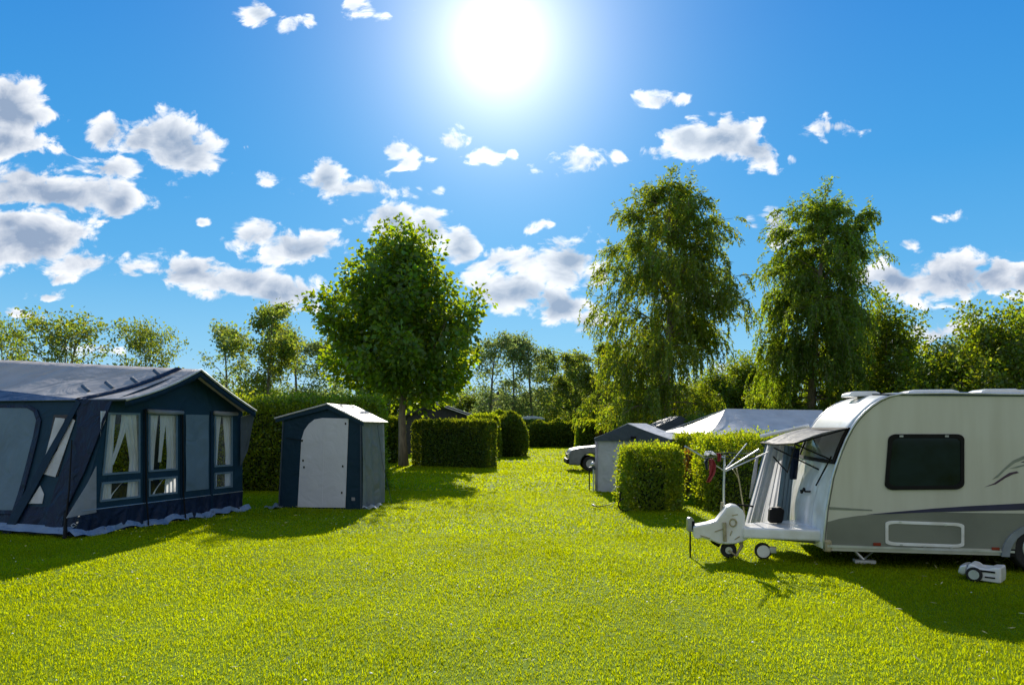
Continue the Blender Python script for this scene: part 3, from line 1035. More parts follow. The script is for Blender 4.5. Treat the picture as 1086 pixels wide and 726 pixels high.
# ------------------------------------------------------------------ the navy awning tent on the left
def build_awning():
    W0, W1 = G(77, 570), G(258, 541)
    a = (W1 - W0).normalized()
    n = Vector((a.y, -a.x, 0))          # outwards, to the path
    Z = Vector((0, 0, 1))
    root = empty('awning_tent', W0, 'large navy blue awning tent with clear curtained windows and a pale grey roof', 'tent')

    def W(t, z, o=0.0):
        return W0 + a * t + n * o + Z * z
    T0 = W(0.75, 2.25)
    gable = Plane(W0, a, Z)
    front = Plane(W0, -n, T0 - W0)
    # --- gable wall with openings: sheared columns
    cols = [(0, .70), (.435, .66), (1.31, 1.31), (1.50, 1.50), (2.17, 2.17), (2.37, 2.37), (2.97, 2.97), (3.15, 3.15), (3.66, 3.66), (3.98, 3.98)]
    rows = [0.0, .42, .53, .86, .975, 2.04, 2.1]
    win = {1: 'w', 3: 'w', 5: 'p', 7: 'w'}

    def cp(c, z):
        tb, tt = cols[c]
        return tb + (tt - tb) * z / 2.1
    wall, skirt = MB(), MB()
    for c in range(len(cols) - 1):
        for r in range(len(rows) - 1):
            if c in win and win[c] == 'w' and r in (2, 4):
                continue
            q = [W(cp(c, rows[r]), rows[r]), W(cp(c + 1, rows[r]), rows[r]), W(cp(c + 1, rows[r + 1]), rows[r + 1]), W(cp(c, rows[r + 1]), rows[r + 1])]
            if r == 0:
                continue
            wall.poly(q)
    wall.poly([W(.70, 2.1), W(3.98, 2.1), W(2.44, 2.87), W(.75, 2.25)])
    wo = wall.build('gable_wall', M['teal'], root, solid=0.012)
    skirt.grid(lambda s, t: W(s * 3.98 + 0.14 * t * (1 - s), 0.015 + .405 * t, 0.02 + 0.03 * math.sin(s * 61) * (1 - t) + 0.02 * math.sin(s * 137 + 1) * (1 - t)), 120, 4)
    skirt.build('skirt', M['darknavy'], root, smooth=True)
    b = MB()
    b.tube([W(0.14 + i * 0.32, 0.42, 0.02 + 0.006 * math.sin(i * 2)) for i in range(13)], 0.009, 6)
    b.build('skirt_piping', M['pole'], root)
    # mud flap lying out on the grass
    f = MB()
    f.grid(lambda s, t: W(s * 4.25 - 0.1, 0.03 + 0.09 * (1 - t) + 0.02 * math.sin(s * 53) + 0.02 * math.sin(s * 23 + 2), 0.03 + (0.10 + 0.05 * math.sin(s * 19) + 0.05 * math.sin(s * 47 + 1)) * t), 90, 3)
    f.build('mudflap', M['mudflap'], root, smooth=True)
    # windows: frame, pane, curtains
    for c in (1, 3, 7):
        z0, zr0, zr1, z1 = .53, .86, .975, 2.04
        fr = MB()
        for (za, zb) in ((z0, zr0), (zr1, z1)):
            o = [W(cp(c, za), za, .012), W(cp(c + 1, za), za, .012), W(cp(c + 1, zb), zb, .012), W(cp(c, zb), zb, .012)]
            d = 0.035
            i_ = [W(cp(c, za) + d, za + d, .012), W(cp(c + 1, za) - d, za + d, .012), W(cp(c + 1, zb) - d, zb - d, .012), W(cp(c, zb) + d, zb - d, .012)]
            fr.ring(o, i_, n * 0.012)
        wf = fr.build('window', M['bluegrey'], root)
        pn = MB()
        for (za, zb) in ((z0, zr0), (zr1, z1)):
            pn.poly([W(cp(c, za), za, .003), W(cp(c + 1, za), za, .003), W(cp(c + 1, zb), zb, .003), W(cp(c, zb), zb, .003)])
        pn.build('pane', M['clear'], wf)
        tl, tr = cp(c, 1.0) - .01, cp(c + 1, 1.2) + .05
        wd = tr - tl
        for side in (0, 1):
            cu = MB()

            def fn(s, t, side=side):
                # gathered curtains, each drawn aside its own way
                z = 2.06 - t * (1.52 if (c + side) % 3 else 1.25)
                top, mid, low = ((.34, .26, .20), (.40, .22, .30), (.34, .20, .16), (.34, .30, .36), (.2, .2, .2), (.42, .22, .20))[(c - 1) // 2 * 2 % 6 + side] if c < 7 else ((.40, .22, .16), (.42, .26, .32))[side]
                full = top + (mid - top) * min(1, t / .55) ** .7 if t < .55 else mid + (low - mid) * (t - .55) / .45
                full *= wd * 1.22
                x = tl + s * full if side == 0 else tr - s * full
                return W(x, z, -0.035 + 0.016 * math.sin(s * 22 + t * 3 + c))
            cu.grid(fn, 30, 16)
            if side == 1 and c < 7:
                # a loose length falling across the pane
                x0, x1 = tl + wd * (.62 if c == 1 else .52), tl + wd * (.28 if c == 1 else .42)
                cu.grid(lambda s, t: W(x0 + (x1 - x0) * t ** 1.4 + (s - .5) * wd * (.20 - .10 * t), 2.06 - t * .92, -.03 + .01 * math.sin(s * 14 + t * 4)), 10, 12)
                cu.grid(lambda s, t: W(tl + wd * (.18 + .42 * t) + (s - .5) * wd * .10, .50 + .36 * t ** .7 + (s - .5) * .06, -.03 + .01 * math.sin(s * 9)), 6, 8)
            cu.build('curtain', M['curtain'], wf, smooth=True)
    # rolled blinds above two of the windows
    for c in (3, 7):
        r_ = MB()
        r_.tube([W(cp(c, 2) - .05, 2.075, .05), W(cp(c + 1, 2) * .5 + cp(c, 2) * .5, 2.06, .055), W(cp(c + 1, 2) + .10, 2.065, .05)], [.04, .05, .04], 8)
        r_.build('rolled_blind', M['palegrey'], root, smooth=True)
    # grey closed panel
    p = MB()
    p.grid(lambda s, t: W(2.37 + .60 * s, .55 + 1.48 * t, .028 + .008 * math.sin(s * 9 + t * 5) * math.sin(t * 7)), 10, 16)
    p.build('closed_panel', M['bluegrey'], root, smooth=True)
    # small grey triangle beside the corner
    p = MB()
    gable.slab(p, [(69, 549), (101, 543), (101, 494), (92, 512)], 0.02, 0.006)
    p.build('corner_panel', M['palegrey'], root)
    # seams / storm straps / poles on the gable
    for t0, t1 in ((1.405, 1.405), (2.27, 2.27), (3.06, 3.06)):
        s = MB()
        s.box(W(t0, 1.07, 0.02), (0.05, 0.016, 2.08), math.atan2(a.y, a.x))
        s.build('seam_strap', M['navy'], root)
    for t0 in (1.42, 2.29):
        s = MB()
        s.tube([W(t0, 0.0, .10), W(t0, .5, .05), W(t0 - .02, 2.12, .05)], .014, 8)
        s.build('pole', M['black'], root)
    # --- front wall (leans back), faces the camera
    def Fp(d, k, o=0.0):
        return W0 + (T0 - W0) * k - n * d + front.n * o
    w = MB()
    w.grid(lambda s, t: Fp(7.0 * s, 0.18 + .82 * t), 8, 3)
    w.build('long_wall', M['teal'], root, solid=0.012)
    w = MB()
    w.grid(lambda s, t: Fp(7.0 * s, .19 * t + .01, .015 + .025 * math.sin(s * 90) * (1 - t)), 120, 3)
    w.build('skirt', M['darknavy'], root, smooth=True)
    f = MB()
    f.grid(lambda s, t: Fp(7.0 * s, 0.06 * (1 - t) + .012, .03 + .12 * t + .03 * math.sin(s * 70) * t), 80, 2)
    f.build('mudflap', M['mudflap'], root, smooth=True)
    # big blue-grey panel, rounded top right
    p = MB()
    px = [(-70, 541), (15, 541), (22, 520), (30, 490), (37, 462), (40, 446), (37, 437), (30, 433), (-70, 432)]
    front.slab(p, px, 0.02, 0.008)
    p.build('window_panel', M['bluegrey'], root)
    p = MB()
    px2 = [(-70, 545), (18, 545), (27, 521), (35, 491), (42, 463), (45, 446), (41, 435), (32, 430), (-70, 428.5)]
    p.ring(front.pts(px2, .018), front.pts(px, .018), front.n * 0.016)
    p.build('panel_border', M['darknavy'], root)
    # slanted clear side window with pale curtain
    p = MB()
    front.slab(p, [(47, 500), (62, 505), (82, 440), (58, 440)], 0.012, 0.006)
    sw = p.build('slanted_window', M['darkglass'], root)
    p = MB()
    front.slab(p, [(49, 485), (60, 478), (70, 444), (60, 443)], 0.021, 0.004)
    front.slab(p, [(44, 502), (60, 506), (81, 446), (74, 443), (62, 478)], 0.023, 0.004)
    p.build('curtain', M['curtain'], sw)
    p = MB()
    front.slab(p, [(32, 534), (46, 534), (48, 524), (44, 515)], 0.022, 0.006)
    p.build('curtain', M['curtain'], sw)
    # dark corner flap running down from the eave
    p = MB()
    front.slab(p, [(84, 424), (121, 426), (92, 500), (70, 545), (68, 566), (48, 566), (60, 520), (84, 460)], 0.035, 0.012)
    p.build('corner_flap', M['darknavy'], root)
    p = MB()
    front.slab(p, [(84, 425), (88, 428), (40, 520), (10, 574), (2, 574), (14, 548), (34, 514)], 0.050, 0.008)
    p.build('storm_strap', M['navy'], root)
    s = MB()
    s.tube([front.hit(77, 572, .16), front.hit(80, 520, .12), front.hit(81, 468, .09)], [.022, .014, .010], 8)
    s.tube([front.hit(77, 573, .14), front.hit(77, 545, .13)], [.034, .026], 8)
    s.build('pole', M['black'], root)
    s = MB()
    s.tube([front.hit(81, 558, .10), front.hit(84, 560, .12), front.hit(87, 558, .10), front.hit(84, 556, .10), front.hit(81, 558, .10)], .006, 5)
    s.build('peg_ring', M['alu'], root)
    # --- rear wall with clear openings and its curtains
    Bk = lambda d, z: W(3.98, z) - n * d
    w = MB()
    for d0, d1, op in ((0, .4, 0), (.4, 2.3, 1), (2.3, 2.7, 0), (2.7, 5.0, 1), (5.0, 7.0, 0)):
        for z0, z1, r in ((0, .5, 0), (.5, 1.85, 1), (1.85, 2.12, 0)):
            if not (op and r):
                w.poly([Bk(d0, z0), Bk(d1, z0), Bk(d1, z1), Bk(d0, z1)])
    w.build('rear_wall', M['navy'], root, solid=0.01)
    # --- roof: two slopes over the gable, running back along -n
    def roof_pt(d, s):
        # s 0 front eave, 1 ridge, 2 rear eave
        ridge = W(2.44, 2.89, .32) - n * d + Z * (0.065 * d)
        if s <= 1:
            e = W(.73, 2.25, .32) - n * d + Z * (.005 * d)
            sag = 0.06 * math.sin(PI * s) * (1 + .25 * math.sin(d * 1.6))
            return e.lerp(ridge, s) - Z * sag
        e = W(4.02, 2.13, .32) - n * d
        return ridge.lerp(e, s - 1) - Z * 0.03 * math.sin(PI * (s - 1))
    r_ = MB()
    r_.grid(lambda u, t: roof_pt(7.3 * u, 2 * t), 40, 24)
    ro = r_.build('roof', M['roofgrey'], root, smooth=True, solid=0.012)
    # blue band along the eave, wider to the left
    r_ = MB()
    r_.grid(lambda s, t: roof_pt(.9 + 6.4 * s, -0.02 + t * (0.02 + .62 * s ** .9)) + Z * .018 + front.n * .004, 40, 6)
    r_.build('eave_band', M['brightnavy'], ro, smooth=True)
    # dark fold over the joint
    r_ = MB()
    r_.grid(lambda s, t: roof_pt(0.95 - .55 * s + .22 * t, s * .97) + Z * (.02 + .035 * math.sin(PI * t)), 20, 4)
    r_.build('roof_fold', M['darknavy'], ro, smooth=True)
    for k, (d, s) in enumerate(((.75, .55), (1.15, .42), (1.5, .30), (.55, .75))):
        r_ = MB()
        r_.grid(lambda u, t: roof_pt(d + .5 * u, s + .16 * u + .05 * t) + Z * (.012 + .02 * math.sin(PI * t)), 6, 3)
        r_.build('roof_crease', M['slate'], ro, smooth=True)
    r_ = MB()
    r_.prism([W(.25, .065, -.05), W(3.9, .065, -.05), W(3.9, .065, -.05) - n * 7, W(.25, .065, -.05) - n * 7], Z * .01)
    r_.build('groundsheet', M['slate'], root)
    # valance / pale rim on the gable edge
    r_ = MB()
    r_.tube([roof_pt(0, 2 * k / 16) + n * .01 for k in range(17)], .022, 6)
    r_.build('gable_rim', M['rim'], ro, smooth=True)
    r_ = MB()
    r_.tube([roof_pt(7.3 * k / 16, 0) for k in range(17)], .018, 6)
    r_.build('eave_rim', M['slate'], ro, smooth=True)
    r_ = MB()
    r_.grid(lambda s, t: roof_pt(0, 2 * s) - Z * .14 * t - n * .01, 24, 1)
    r_.build('valance', M['navy'], ro, smooth=True, solid=.006)
    # hanging flap at the far corner
    r_ = MB()
    r_.prism([W(3.80, 2.0, .10), W(4.05, 2.08, .25), W(4.0, 1.3, .12), W(3.85, .95, .05)], n * .015)
    r_.build('side_flap', M['slate'], root)
    for t in (.5, 1.3, 2.3, 3.0, 3.75):
        b = MB()
        b.tube([W(t, .0, .16), W(t, .10, .13), W(t, .115, .115), W(t, .09, .10)], .006, 5)
        b.build('peg', M['pole'], root)
    # ground pegs and cloth scraps by the flap
    o = MB()
    c0 = G(205, 547)
    o.grid(lambda s, t: c0 + Vector((s * .35 - .1, t * .13, .03 + .03 * math.sin(s * 7 + t * 3))), 6, 3)
    tag(o.build('cloth_scrap', M['curtain'], None, smooth=True), 'crumpled white cloth scrap lying on the grass by the awning skirt', 'cloth')


# ------------------------------------------------------------------ storage tents
def build_navy_shed():
    A, B = G(296, 538), G(384, 540)
    a = (B - A).normalized()
    n = Vector((a.y, -a.x, 0))
    if n.y > 0:
        n = -n
    Z = Vector((0, 0, 1))
    L = (B - A).length
    D = 1.35
    root = empty('storage_tent', (A + B) / 2, 'navy storage tent with an arched white door and pitched roof', 'tent')
    q = lambda s, z, d=0.0: A + a * (s * L) - n * d + Z * z
    pl = Plane(A, a, Z)
    zl, zp, zr, sp = 2.0, 2.27, 1.93, 0.60
    fw = MB()
    fw.prism([q(0, 0), q(1, 0), q(.985, zr), q(sp, zp), q(.05, zl)], -n * .02)
    fw.build('front_wall', M['shedwall'], root)
    w = MB()
    w.grid(lambda s, t: q(1 - .015 * t, zr * t, .02 + (D - .02) * s) + a * (.035 * math.sin(s * 19 + t * 2) * (1 - .4 * t)), 34, 8)
    w.build('side_wall', M['shedside'], root, smooth=True)
    w = MB()
    w.poly([q(0, 0, .02), q(0, 0, D), q(.05, zl, D), q(.05, zl, .02)])
    w.poly([q(0, 0, D), q(1, 0, D), q(.985, zr, D), q(sp, zp, D), q(.05, zl, D)])
    w.build('rear_wall', M['shedwall'], root)
    # door: arch on its left shoulder
    px = [(316, 537.5), (318, 500), (320, 466), (323, 456), (328, 449), (334, 444.5), (342, 443), (370, 443.5), (366.5, 538)]
    d = MB()
    pl.slab(d, px, 0.004, 0.02)
    do = d.build('door', M['sheddoor'], root, bevel=.006)
    s = MB()
    pl.slab(s, [(341.5, 537), (342.3, 537), (344.5, 444), (343.7, 444)], .0245, .004)
    s.build('seam', M['sheddoor'], do)
    for (u, v) in ((367, 449), (322, 488), (323, 495), (321, 467), (364, 494), (363, 522)):
        s = MB()
        pl.slab(s, [(u - .7, v + 1.1), (u + .7, v + 1.1), (u + .7, v - 1.1), (u - .7, v - 1.1)], .0245, .008)
        s.build('toggle', M['black'], do)
    # ragged dark grass marks at the door foot
    # roof
    for nm, e0, e1 in (('roof', (-.03, zl + .0, .05), (sp, zp + .02, 0)),):
        r_ = MB()
        pts = [(-.04, zl - .02), (sp, zp + .025), (1.035, zr - .03)]
        for k in range(2):
            (s0, z0), (s1, z1) = pts[k], pts[k + 1]
            r_.grid(lambda s, t: q(s0 + (s1 - s0) * s, z0 + (z1 - z0) * s - .025 * math.sin(PI * s) * math.sin(PI * t), -.06 + (D + .12) * t), 8, 10)
        ro = r_.build('roof', M['shedroof'], root, smooth=False, solid=.02)
        r_ = MB()
        r_.tube([q(-.04, zl - .02, -.065), q(sp, zp + .025, -.065), q(1.035, zr - .03, -.065)], .018, 6)
        r_.build('roof_rim', M['rim'], ro)
        r_ = MB()
        r_.prism([q(-.03, zl - .02, -.05), q(sp, zp + .02, -.05), q(1.03, zr - .03, -.05), q(1.03, zr - .12, -.05), q(sp, zp - .09, -.05), q(-.03, zl - .11, -.05)], n * .008)
        r_.build('valance', M['shedwall'], ro)
    for s_, z_, hz in ((0.012, 1.0, 2.0), (1.0, .96, 1.92)):
        b = MB()
        b.tube([q(s_ - .01, 0, -.02), q(s_ + (.045 if s_ < .5 else -.012), hz, -.02)], .016, 6)
        b.build('edge_pole', M['slate'], root)
    b = MB()
    b.tube([pl.hit(304, 464.5, .03), pl.hit(322, 466.5, .03)], .008, 5)
    b.build('door_strap', M['black'], root)
    b = MB()
    pl.slab(b, [(373, 530.5), (376.5, 530.5), (376.5, 527), (373, 527)], .004, .008)
    b.build('vent_patch', M['palegrey'], root)
    b = MB()
    b.tube([q(1.02, zr - .1, .8), q(1.06, 1.0, .9), q(1.16, .04, 1.0)], .006, 5)
    b.build('guy_rope', M['slate'], root)
    # cloth flap at the corners
    for nm, c0, lab in (('cloth_scrap', q(1.02, 0.0, .4), 'crumpled white sheet tucked under the right side of the navy storage tent'),
                        ('cloth_scrap', q(-.06, 0.0, .05), 'crumpled grey sheet at the left foot of the navy storage tent')):
        o = MB()
        o.grid(lambda s, t: c0 + Vector((s * .3 - .1, t * .8 - .45, .035 + .03 * math.sin(s * 9 + t * 8) + .02 * math.sin(t * 17))), 8, 14)
        tag(o.build(nm, M['curtain' if 'white' in lab else 'shedside'], None, smooth=True), lab, 'cloth')


def build_grey_shed():
    A, B = G(632.5, 521), G(708, 524)
    a = (B - A).normalized()
    n = Vector((a.y, -a.x, 0))
    Z = Vector((0, 0, 1))
    L = (B - A).length
    D = 1.9
    root = empty('storage_tent', (A + B) / 2, 'plain grey storage tent with slate pitched roof behind the cube-shaped hedge', 'tent')
    q = lambda s, z, d=0.0: A + a * (s * L) - n * d + Z * z
    zl, zp, zr, sp = 1.50, 1.86, 1.50, 0.46
    w = MB()
    w.grid(lambda s, t: q(.015 + .97 * s, 1.50 * t, .0 + .02 * math.sin(s * 14) * math.sin(PI * t)), 26, 6)
    w.poly([q(.015, 1.5), q(.985, 1.5), q(sp, zp)])
    w.build('front_wall', M['shedgrey'], root, smooth=True)
    w = MB()
    w.poly([q(.0, 0, .03), q(0, 0, D), q(0.0, zl, D), q(.0, zl, .03)])
    w.poly([q(1, 0, .03), q(1, 0, D), q(1, zl, D), q(1, zl, .03)])
    w.poly([q(0, 0, D), q(1, 0, D), q(1, zr, D), q(sp, zp, D), q(0, zl, D)])
    w.build('side_wall', M['shedgrey'], root)
    r_ = MB()
    pts = [(-.02, zl - .02), (sp, zp + .02), (1.05, zr - .04)]
    for k in range(2):
        (s0, z0), (s1, z1) = pts[k], pts[k + 1]
        r_.grid(lambda s, t: q(s0 + (s1 - s0) * s, z0 + (z1 - z0) * s - .02 * math.sin(PI * s), -.08 + (D + .1) * t), 8, 6)
    ro = r_.build('roof', M['shedgrey'], root, solid=.02)
    g = MB()
    g.prism([q(-.02, zl - .10, -.07), q(-.02, zl - .03, -.07), q(sp, zp + .005, -.07), q(1.05, zr - .05, -.07), q(1.05, zr - .13, -.07), q(.62, 1.40, -.07), q(.3, 1.40, -.07)], n * .012)
    g.build('valance', M['slate'], ro)
    b = MB()
    for k in range(7):
        pass
    b.tube([q(.0, .02, -.02), q(.005, 1.46, -.03)], .035, 8)
    b.build('door_roll', M['palegrey'], root, smooth=True)
    b = MB()
    pc = [q(.52 + .16 * math.cos(PI * k / 10), .02 + .46 * math.sin(PI * k / 10), -.022) for k in range(11)]
    b.tube(pc, .012, 5)
    b.build('seam', M['slate'], root)
    b = MB()
    b.box(q(.56, 1.50, -.092), (.22, .02, .07), 0)
    b.build('vent', M['black'], root, bevel=.01)


# ------------------------------------------------------------------ party tent and other roofs behind the hedge
def build_party_tent():
    Z = Vector((0, 0, 1))
    Y0, Y1 = 21.5, 25.5
    ze = 1.60
    pk0, pk1 = P(770, 433.5, 23.6), P(872, 435, 23.4)
    c_fl, c_bl = P(750, 461.5, Y0), P(704, 457.5, Y1)
    c_fr, c_br = P(880, 460.5, Y0), P(858, 458, Y1 + .5)
    root = empty('party_tent', ((c_fl + c_br) / 2) * 1.0, 'white party tent with hipped roof showing over the hedge behind the caravan front', 'tent')
    root.location.z = 0
    r_ = MB()

    def face(p0, p1, p2, p3):
        r_.grid(lambda s, t: (p0.lerp(p1, s)).lerp(p3.lerp(p2, s), t) - Z * .10 * math.sin(PI * t) * (1 - .4 * t), 14, 8)
    face(c_fl, c_fr, pk1, pk0)
    face(c_bl, c_fl, pk0 + Vector((.01, 0, 0)), pk0)
    face(c_br, c_bl, pk0, pk1)
    face(c_fr, c_br, pk1, pk1 + Vector((0, .01, 0)))
    ro = r_.build('canopy', M['party'], root, smooth=False, solid=.01)
    for p0, p1 in ((c_fl, c_fr), (c_bl, c_fl), (c_br, c_bl)):
        v = MB()
        v.grid(lambda s, t: p0.lerp(p1, s) - Z * t * (.10 + .035 * abs(math.sin(s * 16))), 40, 1)
        v.build('valance', M['party'], ro, solid=.006)
    for c in (c_fl, c_bl, c_fr, c_br):
        p = MB()
        p.tube([Vector((c.x, c.y, 0)), c - Z * .03], .025, 8)
        p.build('leg', M['pole'], root)
    r_ = MB()
    r_.tube([pk0, c_fl], .012, 5)
    r_.tube([pk0, c_bl], .012, 5)
    r_.tube([pk0, pk1], .014, 5)
    r_.build('ridge_seam', M['rim'], ro)
    # pale roof vent of a vehicle behind the tent
    # dark pitched tents behind
    for nm, u0, u1, um, v0, vp, Y, lab in (('awning_tent', 690, 728, 722, 455, 441, 33, 'slate grey tent roof squeezed between the grey storage tent and the party tent'),):
        rt = empty(nm, (P(um, 452, Y).x, Y, 0), lab, 'tent')
        a, b, c = P(u0, v0, Y), P(u1 + 30, v0 + 2, Y), P(um, vp, Y)
        m_ = MB()
        m_.prism([a, b, c], Vector((0, 3, 0)))
        m_.build('roof', M['slate'], rt)
        m_ = MB()
        m_.prism([Vector((a.x + .1, Y + .1, 0)), Vector((b.x - .1, Y + .1, 0)), b - Z * .003 - Vector((.1, -.1, 0)), a - Z * .003 + Vector((.1, .1, 0))], Vector((0, 2.8, 0)))
        m_.build('wall', M['shedgrey'], rt)
    # dark hut roof above the left hedge
    Y = 46
    rt = empty('hut', (P(470, 452, Y).x, Y, 0), 'low dark hut with pale roof edge above the hedge right of the maple trunk', 'hut')
    l, pk, r2 = P(425, 441, Y), P(462, 426.5, Y), P(504, 441, Y)
    m_ = MB()
    m_.prism([Vector((l.x + .3, Y, 0)), Vector((r2.x - .4, Y, 0)), Vector((r2.x - .4, Y, r2.z + .02)), pk - Z * .15, Vector((l.x + .3, Y, l.z))], Vector((0, 5, 0)))
    m_.build('wall', M['darkwall'], rt)
    m_ = MB()
    for p0, p1 in ((l, pk), (pk, r2)):
        m_.prism([p0 - Vector((0, .3, 0)), p1 - Vector((0, .3, 0)), p1 - Vector((0, .3, .14)), p0 - Vector((0, .3, .14))], Vector((0, 5.6, 0)))
    m_.build('roof', M['darkroof'], rt)
    m_ = MB()
    for k in (0, 1):
        o_ = Z * (.03 - .13 * k) - Vector((0, .33, 0))
        m_.tube([pk + o_, r2 + o_], .035, 6)
    m_.build('roof_trim', M['alu'], rt)
    # grey house far behind
    Y = 100
    c = P(531, 452, Y)
    rt = empty('house', (c.x, Y, 0), 'distant grey house with a pitched roof seen through thin trees', 'house')
    m_ = MB()
    m_.prism([Vector((c.x - 4, Y, 0)), Vector((c.x + 4, Y, 0)), Vector((c.x + 4, Y, 3.6)), Vector((c.x, Y, 6.6)), Vector((c.x - 4, Y, 3.6))], Vector((0, 9, 0)))
    m_.build('wall', M['brickwall'], rt)
    m_ = MB()
    for s in (-1, 1):
        m_.prism([Vector((c.x + s * 4.4, Y - .4, 3.35)), Vector((c.x, Y - .4, 6.75)), Vector((c.x, Y - .4, 6.98)), Vector((c.x + s * 4.5, Y - .4, 3.55))], Vector((0, 9.8, 0)))
    m_.build('roof', M['greyroof'], rt)
    for s in (-1, 1):
        m_ = MB()
        m_.box((c.x + s * 1.8, Y - .02, 1.9), (1.2, .1, 1.3))
        m_.build('window', M['darkglass'], rt)
    # pale vehicle roofs beyond the far bushes
    for u0, u1, v, Y, lab in ((548, 580, 441, 74, 'pale blue caravan roof showing over the far dark bushes, wider one'),
                              (588, 600, 443, 78, 'pale blue caravan roof showing over the far dark bushes, narrower one')):
        x0, x1 = P(u0, 452, Y).x, P(u1, 452, Y).x
        zt = P(0, v, Y).z
        rt = empty('caravan', ((x0 + x1) / 2, Y, 0), lab, 'caravan', 'distant pale caravans')
        m_ = MB()
        w = x1 - x0
        m_.prism([Vector((x0, Y, .4)), Vector((x1, Y, .4)), Vector((x1, Y, zt - .45)), Vector((x0 + w * .85, Y, zt - .12)), Vector((x0 + w * .6, Y, zt)), Vector((x0 + w * .35, Y, zt)), Vector((x0 + w * .12, Y, zt - .18)), Vector((x0, Y, zt - .5))], Vector((0, 2.2, 0)))
        m_.build('body', M['paleblue'], rt, bevel=.08)
        m_ = MB()
        m_.box(((x0 + x1) / 2, Y - .01, zt - .95), (w * .4, .05, .5))
        m_.build('window', M['darkglass'], rt)
        for k in (0, 1):
            m_ = MB()
            m_.tube([Vector((x0 + w * .5, Y + .05 + 1.9 * k, .32)), Vector((x0 + w * .5, Y + .25 + 1.9 * k, .32))], .32, 14)
            m_.build('wheel', M['rubber'], rt)


def build_car():
    Y = 28.6
    X = lambda u: P(u, 452, Y).x
    Zv = lambda v: P(0, v, Y).z
    x0 = X(603)
    root = empty('parked_car', (x0 + 2.0, Y + .8, 0), 'silver grey car parked beside the grey storage tent with only its front corner showing', 'car')
    b = MB()
    prof = [(0, .28), (0.02, .62), (.06, .80), (.16, .88), (.5, .955), (1.05, 1.0), (1.25, 1.03), (1.75, 1.40), (2.1, 1.47), (3.1, 1.46), (3.6, 1.15), (4.0, 1.02), (4.05, .5), (4.0, .26)]
    wa = lambda cx: [(cx + .40 * math.cos(PI * k / 10), .32 + .40 * math.sin(PI * k / 10)) for k in range(11)]
    bot = [(3.65, .24)] + wa(3.2) + [(2.75, .22), (1.3, .22)] + wa(.88) + [(.44, .24), (.1, .26)]
    pts = [Vector((x0 + x, Y, z)) for x, z in prof + bot]
    b.prism(pts, Vector((0, 1.65, 0)))
    b.build('body', M['greycar'], root, bevel=.05)
    for cx in (.88, 3.2):
        for k in (0, 1):
            w = MB()
            yy = Y + .02 + k * 1.42
            w.tube([Vector((x0 + cx, yy, .31)), Vector((x0 + cx, yy + .19, .31))], .31, 20)
            wo = w.build('wheel', M['rubber'], root, bevel=.03)
            h = MB()
            h.tube([Vector((x0 + cx, yy - .015 + k * .22, .31)), Vector((x0 + cx, yy + .005 + k * .22, .31))], .18, 14)
            h.build('rim', M['pole'], wo)
            l = MB()
            l.box((x0 + cx, Y + .3 + k * 1.1, .42), (.7, .25, .5))
    w = MB()
    w.prism([Vector((x0 + x, Y - .006, z)) for x, z in ((1.42, 1.08), (1.80, 1.38), (2.3, 1.42), (2.3, 1.08))], Vector((0, -.006, 0)))
    w.prism([Vector((x0 + x, Y - .006, z)) for x, z in ((2.38, 1.08), (2.38, 1.42), (3.05, 1.40), (3.4, 1.12))], Vector((0, -.006, 0)))
    w.build('side_window', M['darkglass'], root)
    for k in (0, 1):
        l = MB()
        l.box((x0 + .02, Y + .22 + 1.2 * k, .66), (.08, .28, .16))
        l.build('headlight', M['lens'], root, bevel=.02)
    l = MB()
    l.box((x0 - .02, Y + .82, .40), (.12, 1.62, .20))
    l.build('bumper', M['black'], root, bevel=.03)
    l = MB()
    l.box((x0 + .0, Y + .82, .62), (.06, .7, .12))
    l.build('grille', M['black'], root)


